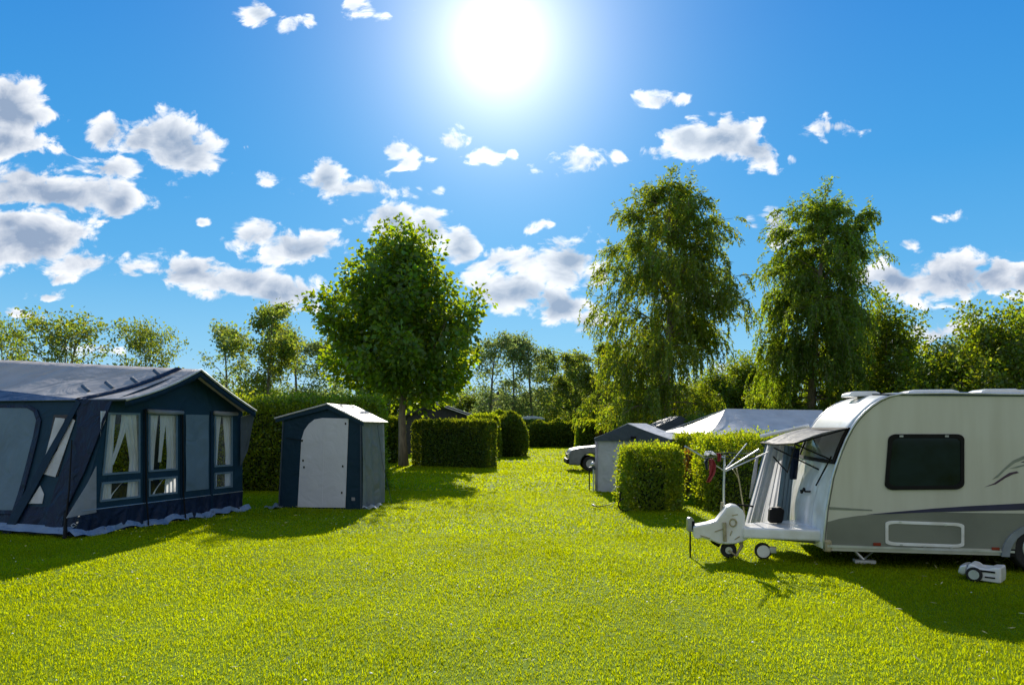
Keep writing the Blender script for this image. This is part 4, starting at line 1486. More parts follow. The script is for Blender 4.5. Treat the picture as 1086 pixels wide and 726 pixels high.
# ------------------------------------------------------------------ caravan
def build_caravan():
    ang = math.radians(10.0)
    e1 = Vector((math.cos(ang), -math.sin(ang), 0))
    e2 = Vector((math.sin(ang), math.cos(ang), 0))
    Z = Vector((0, 0, 1))
    O = P(876, 452, 9.2)
    O.z = 0
    Wd = 2.15
    WH = .45
    side = Plane(O, e1, Z)
    root = empty('caravan', O + e1 * 2.2 + e2 * Wd / 2, 'cream and sage touring caravan with a dark side window on the right', 'caravan')

    def C(s, w, z):
        return O + e1 * s + e2 * w + Z * z

    def sz(u, v):
        p = side.hit(u, v) - O
        return (p.dot(e1), p.z)
    front_px = [(875, 582), (874, 572), (875.5, 556), (877, 541), (880, 524), (883, 507), (887.5, 492), (892.5, 478), (898, 465), (904, 453.5), (910, 445), (917, 437.5), (925, 430.5), (934, 424.5), (944, 420), (957, 417.6)]
    fr = [sz(*p) for p in front_px]
    zt = fr[-1][1]
    Lb = 5.2
    prof = fr + [(fr[-1][0] + .5, zt + .004), (2.4, zt - .02), (3.8, zt - .05), (4.6, zt - .10), (4.95, zt - .3), (Lb, 1.0), (Lb, .28), (Lb - .05, .20), (fr[0][0] + .02, .20)]
    # body in two: sides/floor and the white front + roof skin over it
    b = MB()
    b.prism([C(s, .03, z) for s, z in prof], e2 * (Wd - .06))
    b.build('body', M['vanskirt'], root)
    # side panels (cream), slightly proud, rounded border
    b = MB()
    cx, cz = 2.5, 1.2
    ins = []
    for i, (s, z) in enumerate(prof):
        v = Vector((cx - s, cz - z))
        v.normalize()
        ins.append((s + v.x * .018, z + v.y * .018))
    b.prism([C(s, -.004, z) for s, z in ins], e2 * .034)
    b.prism([C(s, Wd - .03, z) for s, z in ins], e2 * .034)
    b.build('side_wall', M['van'], root, bevel=.008)
    # roof and front skin: strip following the profile
    b = MB()
    k0 = 8
    idx = list(range(k0, len(fr) + 5))
    pts = [prof[i] for i in idx]
    vs, fs = [], []
    m = 9
    for (s, z) in pts:
        for j in range(m):
            f = j / (m - 1)
            cr = .035 * (1 - (2 * f - 1) ** 4)
            nx = Vector((s - 2.5, (z - .9) * 2.4))
            nx.normalize()
            vs.append(C(s + nx.x * (.004 + cr), -.012 + f * (Wd + .024), z + nx.y * (.004 + cr)))
    for i in range(len(pts) - 1):
        for j in range(m - 1):
            fs.append((i * m + j, i * m + j + 1, (i + 1) * m + j + 1, (i + 1) * m + j))
    b.add(vs, fs)
    b.build('roof', M['vanroof'], root, smooth=True, solid=.006)
    # edge trim along the profile, near and far
    for w_ in (-.012, Wd + .012):
        b = MB()
        b.tube([C(s - .008, w_, z + .002) for s, z in prof[:len(fr) + 5]], .016, 6)
        b.build('edge_trim', M['alu'], root, smooth=True)
    # front panel: lower white gel coat, bulged
    b = MB()
    lo = fr[:7]

    def fpan(s, t):
        f = s * (len(lo) - 1)
        i = min(int(f), len(lo) - 2)
        q = [lo[i][k] + (lo[i + 1][k] - lo[i][k]) * (f - i) for k in (0, 1)]
        bul = .10 * (1 - abs(2 * t - 1) ** 3) * (0.35 + .65 * math.sin(PI * min(1, .15 + .85 * s)))
        groove = -.035 if .18 < t < .215 or .80 < t < .835 else 0
        return C(q[0] - .012 - bul - groove * .6, .0 + t * Wd, q[1])
    b.grid(fpan, 14, 56)
    b.build('front_panel', M['vanwhite'], root, smooth=True)
    b = MB()
    b.box(C(.02, .02, .27), (.10, .10, .16), -ang)
    b.build('corner_bumper', M['tan'], root, bevel=.03)
    # front window: dark frame, clear pane, pale curtain behind
    iw = [fr[6], fr[7], fr[8], fr[9]]
    fw = MB()

    def fwin(z0, z1, w0, w1, off):
        def fn(s, t):
            f = (z0 + (z1 - z0) * s) * (len(iw) - 1)
            i = min(int(f), len(iw) - 2)
            q = [iw[i][k] + (iw[i + 1][k] - iw[i][k]) * (f - i) for k in (0, 1)]
            return C(q[0] - off - .05 * (1 - abs(2 * (w0 + (w1 - w0) * t) / Wd - 1) ** 3), w0 + (w1 - w0) * t, q[1])
        return fn
    for z0, z1, w0, w1 in ((0, .09, .03, Wd - .03), (.93, 1, .03, Wd - .03), (.09, .93, .03, .12), (.09, .93, Wd - .12, Wd - .03)):
        fw.grid(fwin(z0, z1, w0, w1, .018), 6, 12)
    wf = fw.build('front_window', M['black'], root, solid=.02)
    p = MB()
    p.grid(fwin(.09, .93, .12, Wd - .12, .016), 8, 16)
    p.build('pane', M['frontglass'], wf, smooth=True)
    p = MB()
    p.grid(fwin(.09, .93, .12, 1.05, .008), 6, 30)
    p.build('curtain', M['curtain'], wf, smooth=True)
    p = MB()
    p.grid(fwin(.09, .93, 1.05, Wd - .12, .006), 6, 10)
    p.build('curtain', M['palegrey'], wf, smooth=True)
    # grab handle and small front badge
    b = MB()
    h0 = [C(fr[3][0] - .13, .62 + .28 * k / 6, fr[4][1] - .02 + .04 * math.sin(k)) for k in range(7)]
    b.tube([h0[0] + e1 * .07] + h0 + [h0[-1] + e1 * .07], .014, 6)
    b.build('grab_handle', M['black'], root, smooth=True)
    b = MB()
    b.box(C(fr[1][0] - .07, .95, fr[1][1] + .05), (.05, .10, .06), -ang)
    b.build('locker_latch', M['alu'], root, bevel=.01)
    # --- side: sage lower panel, stripe, trim
    n_ = side.n
    low = [(877.5, 553), (890, 549.5), (910, 546.5), (935, 544.3), (965, 543), (1000, 542), (1040, 540.8), (1086, 539.5), (1160, 538), (1420, 532), (1420, 588), (1086, 582), (876, 578)]
    b = MB()
    side.slab(b, low, .006, .003)
    b.build('lower_panel', M['vangrey'], root)
    st = [(918, 545.2), (950, 542.2), (990, 538.7), (1030, 536), (1086, 533.2), (1160, 531), (1420, 524), (1420, 530), (1160, 537), (1086, 540), (1030, 541.2), (990, 542.5), (950, 544.2)]
    b = MB()
    side.slab(b, st, .0105, .002)
    b.build('stripe', M['stripe'], root)
    b = MB()
    side.slab(b, [(1000, 542.8), (1040, 541.8), (1086, 540.8), (1160, 540.5), (1160, 545), (1086, 544), (1040, 543.4)], .0105, .002)
    b.build('pale_stripe', M['van'], root)
    # swoosh decals
    for px, mm in (([(1052, 508), (1058, 503), (1066, 495), (1074, 488), (1084, 483.5), (1100, 480), (1100, 483), (1085, 487), (1076, 490.5), (1066, 498), (1058, 506)], 'sage'),
                   ([(1044, 516), (1054, 512), (1064, 505), (1070, 501), (1078, 499.3), (1080.5, 501), (1074, 502.5), (1066, 506.5), (1056, 513)], 'plum'),
                   ([(1070, 496.5), (1080, 493.5), (1086, 492.2), (1086, 493.6), (1078, 496)], 'sage'),
                   ([(1082, 490), (1092, 486), (1104, 484), (1104, 488), (1092, 490)], 'plum')):
        b = MB()
        side.slab(b, px, .006, .002)
        b.build('decal', M[mm], root)
    b = MB()
    side.slab(b, [(879, 537), (925, 540), (925, 541.5), (879, 540)], .006, .001)
    b.build('scuff_mark', M['sage'], root)
    # window
    o_ = rrect(0, 0, 1, 1, .10, 5)
    def wpx(x, y, d=0):
        # x 0..1 left-right, y 0..1 bottom-top, slanted sides, bowed bottom
        u = (937.5 + d) + (1022 - 937.5 - 2 * d) * x + (1 - y) * (1 - 2 * x) * 0 + (y * 4.5) * (1 - x)
        v = (518.5 - d) + (460 - 518.5 + 2 * d) * y + 2.2 * (1 - y) * (1 - (2 * x - 1) ** 2) - .8 * x * (1 - y)
        return (u, v)
    out = [wpx(x, y) for x, y in o_]
    inn = [wpx(x, y, 4.2) for x, y in o_]
    b = MB()
    b.ring(side.pts(out, .005), side.pts(inn, .005), n_ * .022)
    wn = b.build('side_window', M['black'], root, bevel=.005)
    b = MB()
    side.slab(b, [wpx(x, y, 3.6) for x, y in o_], .005, .012)
    b.build('pane', M['darkglass'], wn)
    for u in (955, 1003):
        b = MB()
        side.slab(b, [(u - 2, 463.2), (u + 2, 463.2), (u + 2, 461.2), (u - 2, 461.2)], .028, .008)
        b.build('hinge', M['pole'], wn)
    # locker hatch
    o_ = rrect(0, 0, 1, 1, .12, 4)
    lp = lambda x, y, d=0: (938.5 + d + (1022 - 938.5 - 2 * d) * (x), 577.5 - d + (551.3 - 577.5 + 2 * d) * y + 2.8 * x)
    b = MB()
    b.ring(side.pts([lp(x, y) for x, y in o_], .009), side.pts([lp(x, y, 3.2) for x, y in o_], .009), n_ * .014)
    lk = b.build('locker_door', M['vanwhite'], root, bevel=.004)
    b = MB()
    side.slab(b, [lp(x, y, 3.0) for x, y in o_], .009, .006)
    b.build('locker_panel', M['vangrey'], lk)
    for u, v in ((954, 553), (1002, 556), (955, 577), (980, 578.4), (1008, 579.4)):
        b = MB()
        b.box(side.hit(u, v, .026), (.03, .012, .022), -ang)
        b.build('catch', M['alu'], lk)
    # bottom rail and lights
    b = MB()
    side.slab(b, [(877, 577), (1075, 583.5), (1075, 585.6), (877, 579.5)], .012, .018)
    b.build('bottom_rail', M['alu'], root)
    for u, v in ((929.5, 576.4), (1055, 581.2)):
        b = MB()
        side.slab(b, [(u - 4, v + 1.5), (u + 4, v + 1.7), (u + 4, v - 1.5), (u - 4, v - 1.7)], .012, .02)
        b.build('reflector', M['amber'], root, bevel=.004)
    # wheel and arch
    wc = side.hit(1103, 583)
    sc = (wc - O).dot(e1)
    zc = .31
    for w0 in (-.01, Wd - .19):
        b = MB()
        b.tube([C(sc, w0, zc), C(sc, w0 + .2, zc)], .305, 28)
        wh = b.build('wheel', M['rubber'], root, bevel=.03)
        b = MB()
        b.tube([C(sc, w0 - .012, zc), C(sc, w0 + .01, zc)], .20, 24)
        b.tube([C(sc, w0 - .03, zc), C(sc, w0 - .01, zc)], .05, 12)
        b.build('rim', M['alu'], wh, bevel=.008)
    b = MB()
    outer = [C(sc + .44 * math.cos(PI * k / 18) * -1, -.035, .20 + .42 * math.sin(PI * k / 18)) for k in range(19)]
    inner = [C(sc + .35 * math.cos(PI * k / 18) * -1, -.035, .20 + .35 * math.sin(PI * k / 18)) for k in range(19)]
    n0 = len(outer)
    vs = outer + inner + [p + e2 * .03 for p in outer] + [p + e2 * .03 for p in inner]
    fs = []
    for i in range(n0 - 1):
        fs += [(i, i + 1, n0 + i + 1, n0 + i), (2 * n0 + i, 3 * n0 + i, 3 * n0 + i + 1, 2 * n0 + i + 1), (i, 2 * n0 + i, 2 * n0 + i + 1, i + 1), (n0 + i, n0 + i + 1, 3 * n0 + i + 1, 3 * n0 + i)]
    b.add(vs, fs)
    b.build('wheel_arch', M['vanskirt'], root, smooth=False)
    # dark wheel housing disc
    b = MB()
    b.prism([C(sc - .345 * math.cos(PI * k / 18), -.007, .20 + .345 * math.sin(PI * k / 18)) for k in range(19)], e2 * .004)
    b.build('wheel_housing', M['black'], root)
    # roof vents
    for s0, w0, ln, lab in ((.52, .9, .42, 1), (1.15, .55, .66, 1), (2.02, .5, .5, 1), (2.45, .8, .7, 1)):
        b = MB()
        b.prism([C(s0 + ln * x, w0, zt + .01 + h) for x, h in ((0, 0), (.03, .045), (.16, .07), (.84, .07), (.97, .045), (1, 0))], e2 * .42)
        b.build('roof_vent', M['vanwhite'], root, bevel=.015)
    b = MB()
    b.tube([C(.55 + .4 * k, -.012, zt - .004 - .006 * k) for k in range(9)], .012, 6)
    b.build('awning_rail', M['slate'], root)
    for u in (884, ):
        b = MB()
        b.box(C(.22, .6, zt - .02), (.08, .03, .03), -ang)
    # underside: axle and corner steady
    b = MB()
    b.box(C(2.3, Wd / 2, .17), (4.4, .9, .06), -ang)
    b.build('chassis', M['black'], root)
    for s0, w0 in ((.52, .35), (.52, Wd - .35), (4.6, .35)):
        b = MB()
        b.tube([C(s0 - .12, w0, .2), C(s0 + .03, w0, .05)], .02, 6)
        b.tube([C(s0 + .20, w0, .2), C(s0 + .03, w0, .05)], .012, 6)
        st_ = b.build('corner_steady', M['alu'], root)
        b = MB()
        b.box(C(s0 + .04, w0, .025), (.26, .13, .05), -ang)
        b.build('foot_pad', M['vanwhite'], st_, bevel=.01)
    # --- A-frame deck
    b = MB()
    top = [C(.08, .06, .46), C(.08, 1.30, .46), C(-.98, .70, .44), C(-.98, .30, .44)]
    b.prism(top, -Z * .15)
    b.build('a_frame_cover', M['vanwhite'], root, bevel=.03)
    b = MB()
    for w_ in (.25, 1.1):
        b.tube([C(.1, w_, .27), C(-1.1, WH, .33)], .03, 6)
    b.build('a_frame', M['pole'], root)
    # hitch cover
    Yc = C(-1.1, WH, 0).y
    hp = [(734.5, 556.5), (734.8, 568), (738, 570.5), (744, 569), (752, 571), (757, 573), (762, 575), (770, 575.5), (779, 575), (786, 573), (792, 570), (793, 560), (789, 556), (789, 546), (786.5, 539.5), (781, 535), (775, 534), (769, 536.5), (765, 543), (759, 550.5), (750, 553.5)]
    b = MB()
    hw = .13
    pts = [P(u, v, Yc) for u, v in hp]
    cen = sum(pts, Vector()) / len(pts)
    b.prism([p - e2 * hw for p in pts], e2 * 2 * hw)
    hc = b.build('hitch_cover', M['vanwhite'], root, bevel=.045, smooth=False)
    Yn = -e2 * (hw + .002)
    b = MB()
    cc = P(776, 552.5, Yc) + Yn
    b.tube([cc + (e1 * math.cos(k * PI / 8) * .045 + Z * math.sin(k * PI / 8) * .05) for k in range(17)], .012, 6)
    b.build('handle_ring', M['tan'], hc, smooth=True)
    b = MB()
    b.tube([P(767.5, 572, Yc) + Yn * 1.12, P(767, 552, Yc) + Yn * 1.12], .026, 8)
    b.build('jockey_tube', M['tan'], hc, bevel=.006)
    b = MB()
    for p0, p1 in (((757, 562), (766, 559)), ((778, 570), (783, 567)), ((775, 561), (773, 566)), ((775, 545), (781, 544)), ((742, 566), (752, 569))):
        b.tube([P(*p0, Yc) + Yn, P(*p1, Yc) + Yn], .008, 5)
    b.build('stain_marks', M['tan'], hc)
    b = MB()
    b.tube([P(765, 545, Yc + .1), P(766, 532, Yc + .1)], .022, 8)
    b.build('brake_lever_grip', M['tan'], root)
    b = MB()
    b.tube([P(783, 535, Yc) , P(795, 536, Yc), P(799, 537, Yc)], .014, 6)
    b.build('brake_lever', M['black'], root)
    # jockey wheel
    jc = P(772.5, 0, Yc)
    jc.z = .11
    b = MB()
    b.tube([jc - e2 * .045, jc + e2 * .045], .108, 22)
    jw = b.build('jockey_wheel', M['rubber'], root, bevel=.02)
    b = MB()
    b.tube([jc - e2 * .056, jc - e2 * .04], .048, 14)
    b.build('hub', M['alu'], jw)
    b = MB()
    b.tube([jc - e2 * .07 + Z * .0, P(780, 588, Yc) - e2 * .07, P(786, 578, Yc) - e2 * .05, P(785, 572, Yc)], [.016, .02, .026, .03], 6)
    b.tube([jc + e2 * .07, P(785, 572, Yc)], .014, 6)
    b.build('jockey_fork', M['tan'], jw)
    b = MB()
    b.tube([P(755, 572, Yc), P(758, 575, Yc), P(763, 578, Yc)], .03, 8)
    b.build('coupling', M['black'], root)
    # --- canopy over the front window with struts
    ca, cb_ = side.hit(904, 453.5), None
    an, af = C(fr[9][0] - .03, .0, fr[9][1]), C(fr[9][0] - .03, Wd, fr[9][1])
    on = an - e1 * .66 - Z * .20
    of = af - e1 * .74 - Z * .24
    cv = MB()
    cv.grid(lambda s, t: (an.lerp(af, s)).lerp(on.lerp(of, s), t) - Z * .03 * math.sin(PI * s) + Z * .03 * math.sin(PI * t), 14, 8)
    cn = cv.build('window_canopy', M['canopy'], root, smooth=True, solid=.008)
    cv = MB()
    cv.tube([on, on.lerp(of, .5) - Z * .02, of], .014, 6)
    cv.tube([an, on], .012, 6)
    cv.tube([af, of], .012, 6)
    cv.build('canopy_rail', M['black'], cn)
    for p0, p1 in ((on - Z * .01, C(fr[6][0] - .05, .03, fr[6][1] + .05)), (on.lerp(of, .9), C(fr[6][0] - .06, .5, fr[6][1] - .12)), (on, on.lerp(of, .5) - Z * .42 + e1 * .15), (on.lerp(of, .5) - Z * .42 + e1 * .15, of), (C(fr[6][0] - .06, .02, fr[6][1] + .1), C(fr[5][0] - .12, .35, fr[5][1] - .12))):
        b = MB()
        b.tube([p0, p1], .011, 6)
        b.build('strut', M['black'], cn)
    # far awning arm, pale
    b = MB()
    b.tube([af + e2 * .08 + Z * .03, of + e2 * .08 + Z * .10], .03, 8)
    b.build('awning_arm', M['vanwhite'], cn)
    # --- hanging side cloths behind the deck
    def cloth(name, t0, t1, b1, b0, mm, fold, label):
        m_ = MB()

        def fn(s, t):
            p = (t0.lerp(t1, s)).lerp(b0.lerp(b1, s), t)
            return p + e2 * (.035 * math.sin(s * fold + t * 1.5) * (.4 + .6 * t)) + e1 * (.02 * math.sin(s * fold * 1.7))
        m_.grid(fn, 40, 14)
        return tag(m_.build(name, M[mm], None, smooth=True), label, 'cloth')
    Yb = C(-.5, Wd * .75, 0).y
    cloth('hanging_cloth', P(814, 471, Yb), P(841, 472, Yb), P(828, 563, Yb - .1), P(790, 557, Yb - .1), 'sheet', 30, 'pale grey side cloth hanging slanted from the caravan canopy onto the hitch deck')
    cloth('hanging_cloth', P(812, 470, Yb + .12), P(822, 471, Yb + .12), P(802, 557, Yb + .02), P(791, 552, Yb + .02), 'bluegrey', 18, 'narrow slate cloth hanging behind the grey side cloth')
    cloth('hanging_cloth', P(832, 472, Yb - .16), P(844, 474, Yb - .16), P(836, 563, Yb - .24), P(821, 564, Yb - .24), 'bluegrey', 22, 'blue-grey cloth hanging beside the white caravan front')
    cloth('hanging_cloth', P(840, 475, Yb - .45), P(848, 475, Yb - .45), P(845, 508, Yb - .45), P(838, 508, Yb - .45), 'darknavy', 14, 'short navy cloth hanging under the canopy corner')
    # small things around the hitch
    m_ = MB()
    bx = C(-.50, .62, .46)
    m_.prism([bx + e1 * x + Z * z for x, z in ((-.09, 0.004), (.09, 0.004), (.12, .19), (.06, .23), (-.08, .20))], e2 * .16)
    tag(m_.build('bag', M['black'], None, bevel=.03), 'small black bag standing on the white hitch deck', 'bag')
    # small white support wheel under the deck
    wc2 = P(809, 0, C(-.6, WH, 0).y)
    wc2.z = .11
    wr = empty('spare_wheel', Vector((wc2.x, wc2.y, 0)), 'small white wheel resting under the hitch deck behind the jockey wheel', 'wheel')
    m_ = MB()
    m_.tube([wc2 - e2 * .05, wc2 + e2 * .05], .11, 20)
    m_.build('tyre', M['rubber'], wr, bevel=.02)
    m_ = MB()
    m_.tube([wc2 - e2 * .06, wc2 - e2 * .045], .085, 18)
    m_.build('hub', M['vanwhite'], wr, bevel=.008)
    m_ = MB()
    m_.box(wc2 + e1 * .12 + Z * .02, (.10, .10, .08), -ang)
    m_.build('bracket', M['alu'], wr, bevel=.01)

    # white wheeled water carrier under the caravan
    q0, q1 = G(1015, 614), G(1062, 620)
    d1 = (q1 - q0).normalized()
    d2 = Vector((-d1.y, d1.x, 0))
    Lc = (q1 - q0).length
    bx = empty('water_carrier', (q0 + q1) / 2, 'white moulded plastic water carrier with a wheel lying on the grass under the caravan', 'container')
    cq = lambda x, z, d=0: q0 + d1 * (x * Lc) + Z * z + d2 * d
    m_ = MB()
    m_.prism([cq(x, z) for x, z in ((.30, .02), (.99, .012), (1.0, .10), (.985, .19), (.80, .185), (.72, .165), (.48, .165), (.40, .19), (.27, .20), (.22, .14), (.24, .06))], d2 * .30)
    m_.build('body', M['vanwhite'], bx, bevel=.018)
    m_ = MB()
    m_.tube([cq(.40, .085, -.03), cq(.40, .085, .0)], .085, 22)
    ww = m_.build('wheel', M['rubber'], bx, bevel=.012)
    m_ = MB()
    m_.tube([cq(.40, .085, -.04), cq(.40, .085, -.025)], .055, 18)
    m_.build('rim', M['alu'], ww)
    m_ = MB()
    m_.prism([cq(x, z) for x, z in ((0, .08), (.14, .05), (.22, .08), (.22, .19), (.06, .17))], d2 * .25)
    m_.build('cap_end', M['alu'], bx, bevel=.02)
    m_ = MB()
    m_.box(cq(.68, .135, -.006), (.16, .012, .02), math.atan2(d1.y, d1.x))
    m_.box(cq(.75, .07, -.006), (.10, .012, .015), math.atan2(d1.y, d1.x))
    m_.build('handle_slot', M['black'], bx)

    # --- clothes airer standing behind the hitch
    Ya = Yc + .6
    A = lambda u, v, dy=0.0: P(u, v, Ya + dy)
    foot = A(768, 0)
    foot.z = 0
    ar = empty('clothes_airer', foot, 'pale metal rotary clothes airer with folded arms standing behind the caravan hitch', 'airer')
    m_ = MB()
    m_.tube([foot, A(767.5, 520), A(768.5, 482)], [.020, .018, .014], 8)
    m_.build('post', M['alu'], ar)
    for p0, p1, r_ in ((A(768, 499), A(805, 476, -.3), .011), (A(768, 500), A(815, 479, .2), .011), (A(768, 499), A(745, 484, -.2), .010), (A(745, 484, -.2), A(726.5, 473, -.5), .013), (A(768, 499), A(792, 470, .5), .009), (A(768, 485), A(757, 481, .3), .009)):
        m_ = MB()
        m_.tube([p0, p1], r_, 6)
        m_.build('arm', M['alu'], ar)
    m_ = MB()
    for v0, sag in ((480, 2), (483, 2.5), (486, 3)):
        m_.tube([A(744 + (v0 - 480), v0 + 2, -.2), A(757, v0 + sag - 1, -.1), A(770, v0 - .5, 0), A(788, v0 + sag - 1, .1), A(806 - (v0 - 480), v0 - 1, .1)], .005, 5)
    m_.build('line', M['slate'], ar)
    m_ = MB()
    m_.tube([A(781, 496, .1), A(784, 510, .1), A(790, 548, .15)], .011, 6)
    m_.tube([A(777, 497, .1), A(784, 508, .1)], .008, 6)
    m_.build('stay', M['tan'], ar)
    m_ = MB()
    m_.tube([A(803, 484, .25), A(800, 505, .25), A(795, 528, .25)], [.020, .03, .012], 7)
    tag(m_.build('folded_cloth', M['palegrey'], None, smooth=True), 'narrow folded cloth hanging from the airer beside the grey side cloth', 'cloth')

    def rag(name, px, w, mm, dy, label):
        m_ = MB()
        k = len(px) - 1

        def fn(s, t):
            f = t * k
            i = min(int(f), k - 1)
            u = px[i][0] + (px[i + 1][0] - px[i][0]) * (f - i)
            v = px[i][1] + (px[i + 1][1] - px[i][1]) * (f - i)
            return A(u + (s - .5) * w * (.4 + .8 * math.sin(PI * min(.85, t + .12))), v, dy + .03 * math.sin(s * 9 + t * 6))
        m_.grid(fn, 8, 12)
        tag(m_.build(name, M[mm], None, smooth=True, solid=.006), label, 'cloth', None)
    rag('small_rag', [(749, 483), (752, 478), (758, 482)], 6, 'curtain', -.22, 'small white rag draped over the left airer arm')
    rag('small_sock', [(754, 486), (756, 494), (755, 503), (751, 511)], 6, 'red', -.2, 'faded red sock-like rag hanging from the left airer arm')
    rag('small_rag', [(750, 485), (748.5, 490), (750, 498)], 3, 'slate', -.18, 'small dark rag hanging beside the faded red one')
    rag('small_rag', [(761, 480), (763, 483), (762.5, 489)], 4, 'red', -.1, 'tiny red rag pinned near the top of the airer post')


def build_posts():
    # thin post in front of the hitch
    b = G(732, 591)
    rt = empty('power_post', b, 'thin black post with a grey box head standing in front of the hitch', 'post')
    m_ = MB()
    m_.tube([b, b + Vector((0, 0, .40))], .012, 8)
    m_.build('post', M['black'], rt)
    m_ = MB()
    z0 = b.z + .36
    m_.prism([b + Vector((x, -.05, z0 + z)) for x, z in ((-.035, 0), (.03, 0), (.04, .03), (.04, .16), (.015, .195), (-.025, .195), (-.045, .17), (-.045, .02))], Vector((0, .10, 0)))
    m_.build('socket_box', M['pole'], rt, bevel=.012)
    m_ = MB()
    m_.box(b + Vector((.03, -.02, z0 + .09)), (.04, .085, .12))
    m_.build('lid', M['black'], rt, bevel=.01)
    # pair of posts by the grey storage tent
    for u, v, tv, lab, mm in ((629.5, 521, 496, 'pale steel tap post beside the grey storage tent', 'alu'), (625, 520.5, 499, 'dark thin stake left of the tap post', 'black')):
        b = G(u, v)
        h = P(u, tv, b.y).z
        if mm == 'alu':
            rt = empty('tap_post', b, lab, 'post')
            m_ = MB()
            m_.tube([b, b + Vector((0, 0, h))], .022, 8)
            m_.build('post', M['alu'], rt)
            m_ = MB()
            m_.prism([b + Vector((x, -.05, h + z)) for x, z in ((-.14, -.01), (.08, -.04), (.10, .01), (0, .05), (-.13, .03))], Vector((0, .10, 0)))
            m_.build('spout', M['slate'], rt, bevel=.012)
            m_ = MB()
            c = b + Vector((-.02, 0, h + .12))
            m_.tube([c + Vector((0, 0, -.08)), c + Vector((0, 0, -.04)), c + Vector((0, 0, .01)), c + Vector((0, 0, .05))], [.02, .065, .065, .02], 10)
            m_.build('knob', M['alu'], rt, smooth=True)
        else:
            m_ = MB()
            m_.tube([b, b + Vector((.005, 0, h * .5)), b + Vector((0, 0, h)), b + Vector((0, 0, h + .02))], [.018, .016, .016, .006], 8)
            tag(m_.build('stake', M['black'], None), lab, 'stake')
    # bent hose and handle by the cube hedge
    Yh = 15.4
    m_ = MB()
    m_.tube([P(652, 521, Yh + .4), P(652.5, 516.5, Yh + .4), P(660, 516, Yh + .4), P(664, 517, Yh + .3)], .022, 7)
    rt = empty('hand_cart', (P(657, 0, Yh).x, Yh, 0), 'small dark hose trolley with white handle beside the cube-shaped hedge', 'trolley')
    m_.build('handle', M['vanwhite'], rt, smooth=True)
    m_ = MB()
    m_.tube([P(661, 517, Yh + .3), P(658, 524, Yh), P(657.5, 531, Yh)], .014, 6)
    m_.build('frame', M['black'], rt)
    m_ = MB()
    pts = []
    for k in range(15):
        a = math.radians(100 + 200 * k / 14)
        pts.append(Vector((P(661, 0, Yh).x + .14 * math.cos(a), Yh - .25, .15 + .135 * math.sin(a))))
    m_.tube(pts, .014, 6)
    m_.build('wheel_rim', M['black'], rt, smooth=True)
    m_ = MB()
    m_.tube([G(652, 535) + Vector((0, 0, .05)), G(645, 537.5) + Vector((0, 0, .055)), G(634, 540) + Vector((0, 0, .055)), G(629, 538.5) + Vector((0, 0, .07))], [.010, .010, .012, .03], 6)
    tag(m_.build('hose', M['slate'], None, smooth=True), 'short dark hose end lying on the grass left of the cube-shaped hedge', 'hose')


# ------------------------------------------------------------------ sky, sun, camera
CLOUDS = [  # centre u, v and half sizes in photo pixels, weight
    (8, 118, 46, 44), (30, 128, 34, 20), (2, 150, 60, 22),
    (108, 140, 26, 20), (186, 154, 50, 36), (118, 180, 34, 16), (150, 150, 30, 20), (205, 172, 30, 18),
    (55, 205, 95, 28), (122, 214, 28, 24), (20, 190, 40, 18),
    (25, 255, 90, 34), (85, 275, 50, 16), (5, 235, 30, 20),
    (165, 288, 60, 9), (205, 290, 46, 22), (255, 300, 52, 20), (300, 312, 40, 22), (245, 318, 34, 8),
    (280, 190, 17, 9), (345, 188, 26, 22), (375, 203, 46, 14), (425, 208, 38, 9), (318, 204, 18, 6),
    (270, 250, 30, 16), (320, 262, 52, 18), (365, 268, 26, 9), (290, 275, 40, 6),
    (272, 12, 16, 16), (303, 26, 26, 11), (380, 9, 18, 13), (408, 18, 9, 6), (437, 13, 9, 6),
    (415, 158, 17, 13), (432, 167, 20, 12), (482, 146, 22, 16), (512, 166, 17, 11), (540, 166, 8, 6), (562, 181, 8, 6),
    (460, 168, 8, 6), (612, 172, 30, 14), (590, 170, 14, 8), (648, 168, 10, 9),
    (412, 236, 34, 24), (450, 245, 36, 26), (490, 262, 38, 24), (530, 272, 34, 16), (545, 280, 26, 12),
    (600, 278, 44, 28), (630, 290, 26, 16), (540, 310, 42, 22), (590, 322, 44, 26), (620, 340, 30, 18), (510, 296, 26, 14), (570, 239, 12, 6),
    (705, 107, 27, 10), (735, 145, 40, 24), (770, 148, 44, 22), (800, 158, 34, 20), (697, 161, 24, 10), (815, 172, 16, 8),
    (880, 136, 32, 13), (843, 166, 7, 8), (826, 240, 22, 18), (795, 238, 12, 6),
    (1000, 292, 60, 28), (950, 298, 40, 22), (1050, 296, 50, 22), (1090, 296, 30, 20), (920, 300, 24, 16),
    (1008, 228, 16, 10), (962, 258, 8, 5), (1000, 350, 44, 14), (960, 362, 26, 12), (1040, 345, 30, 10),
    (43, 312, 18, 6), (215, 232, 7, 5), (60, 292, 20, 6), (100, 372, 40, 6), (20, 335, 26, 5), (470, 205, 8, 4), (745, 320, 30, 10), (790, 400, 30, 8),
]


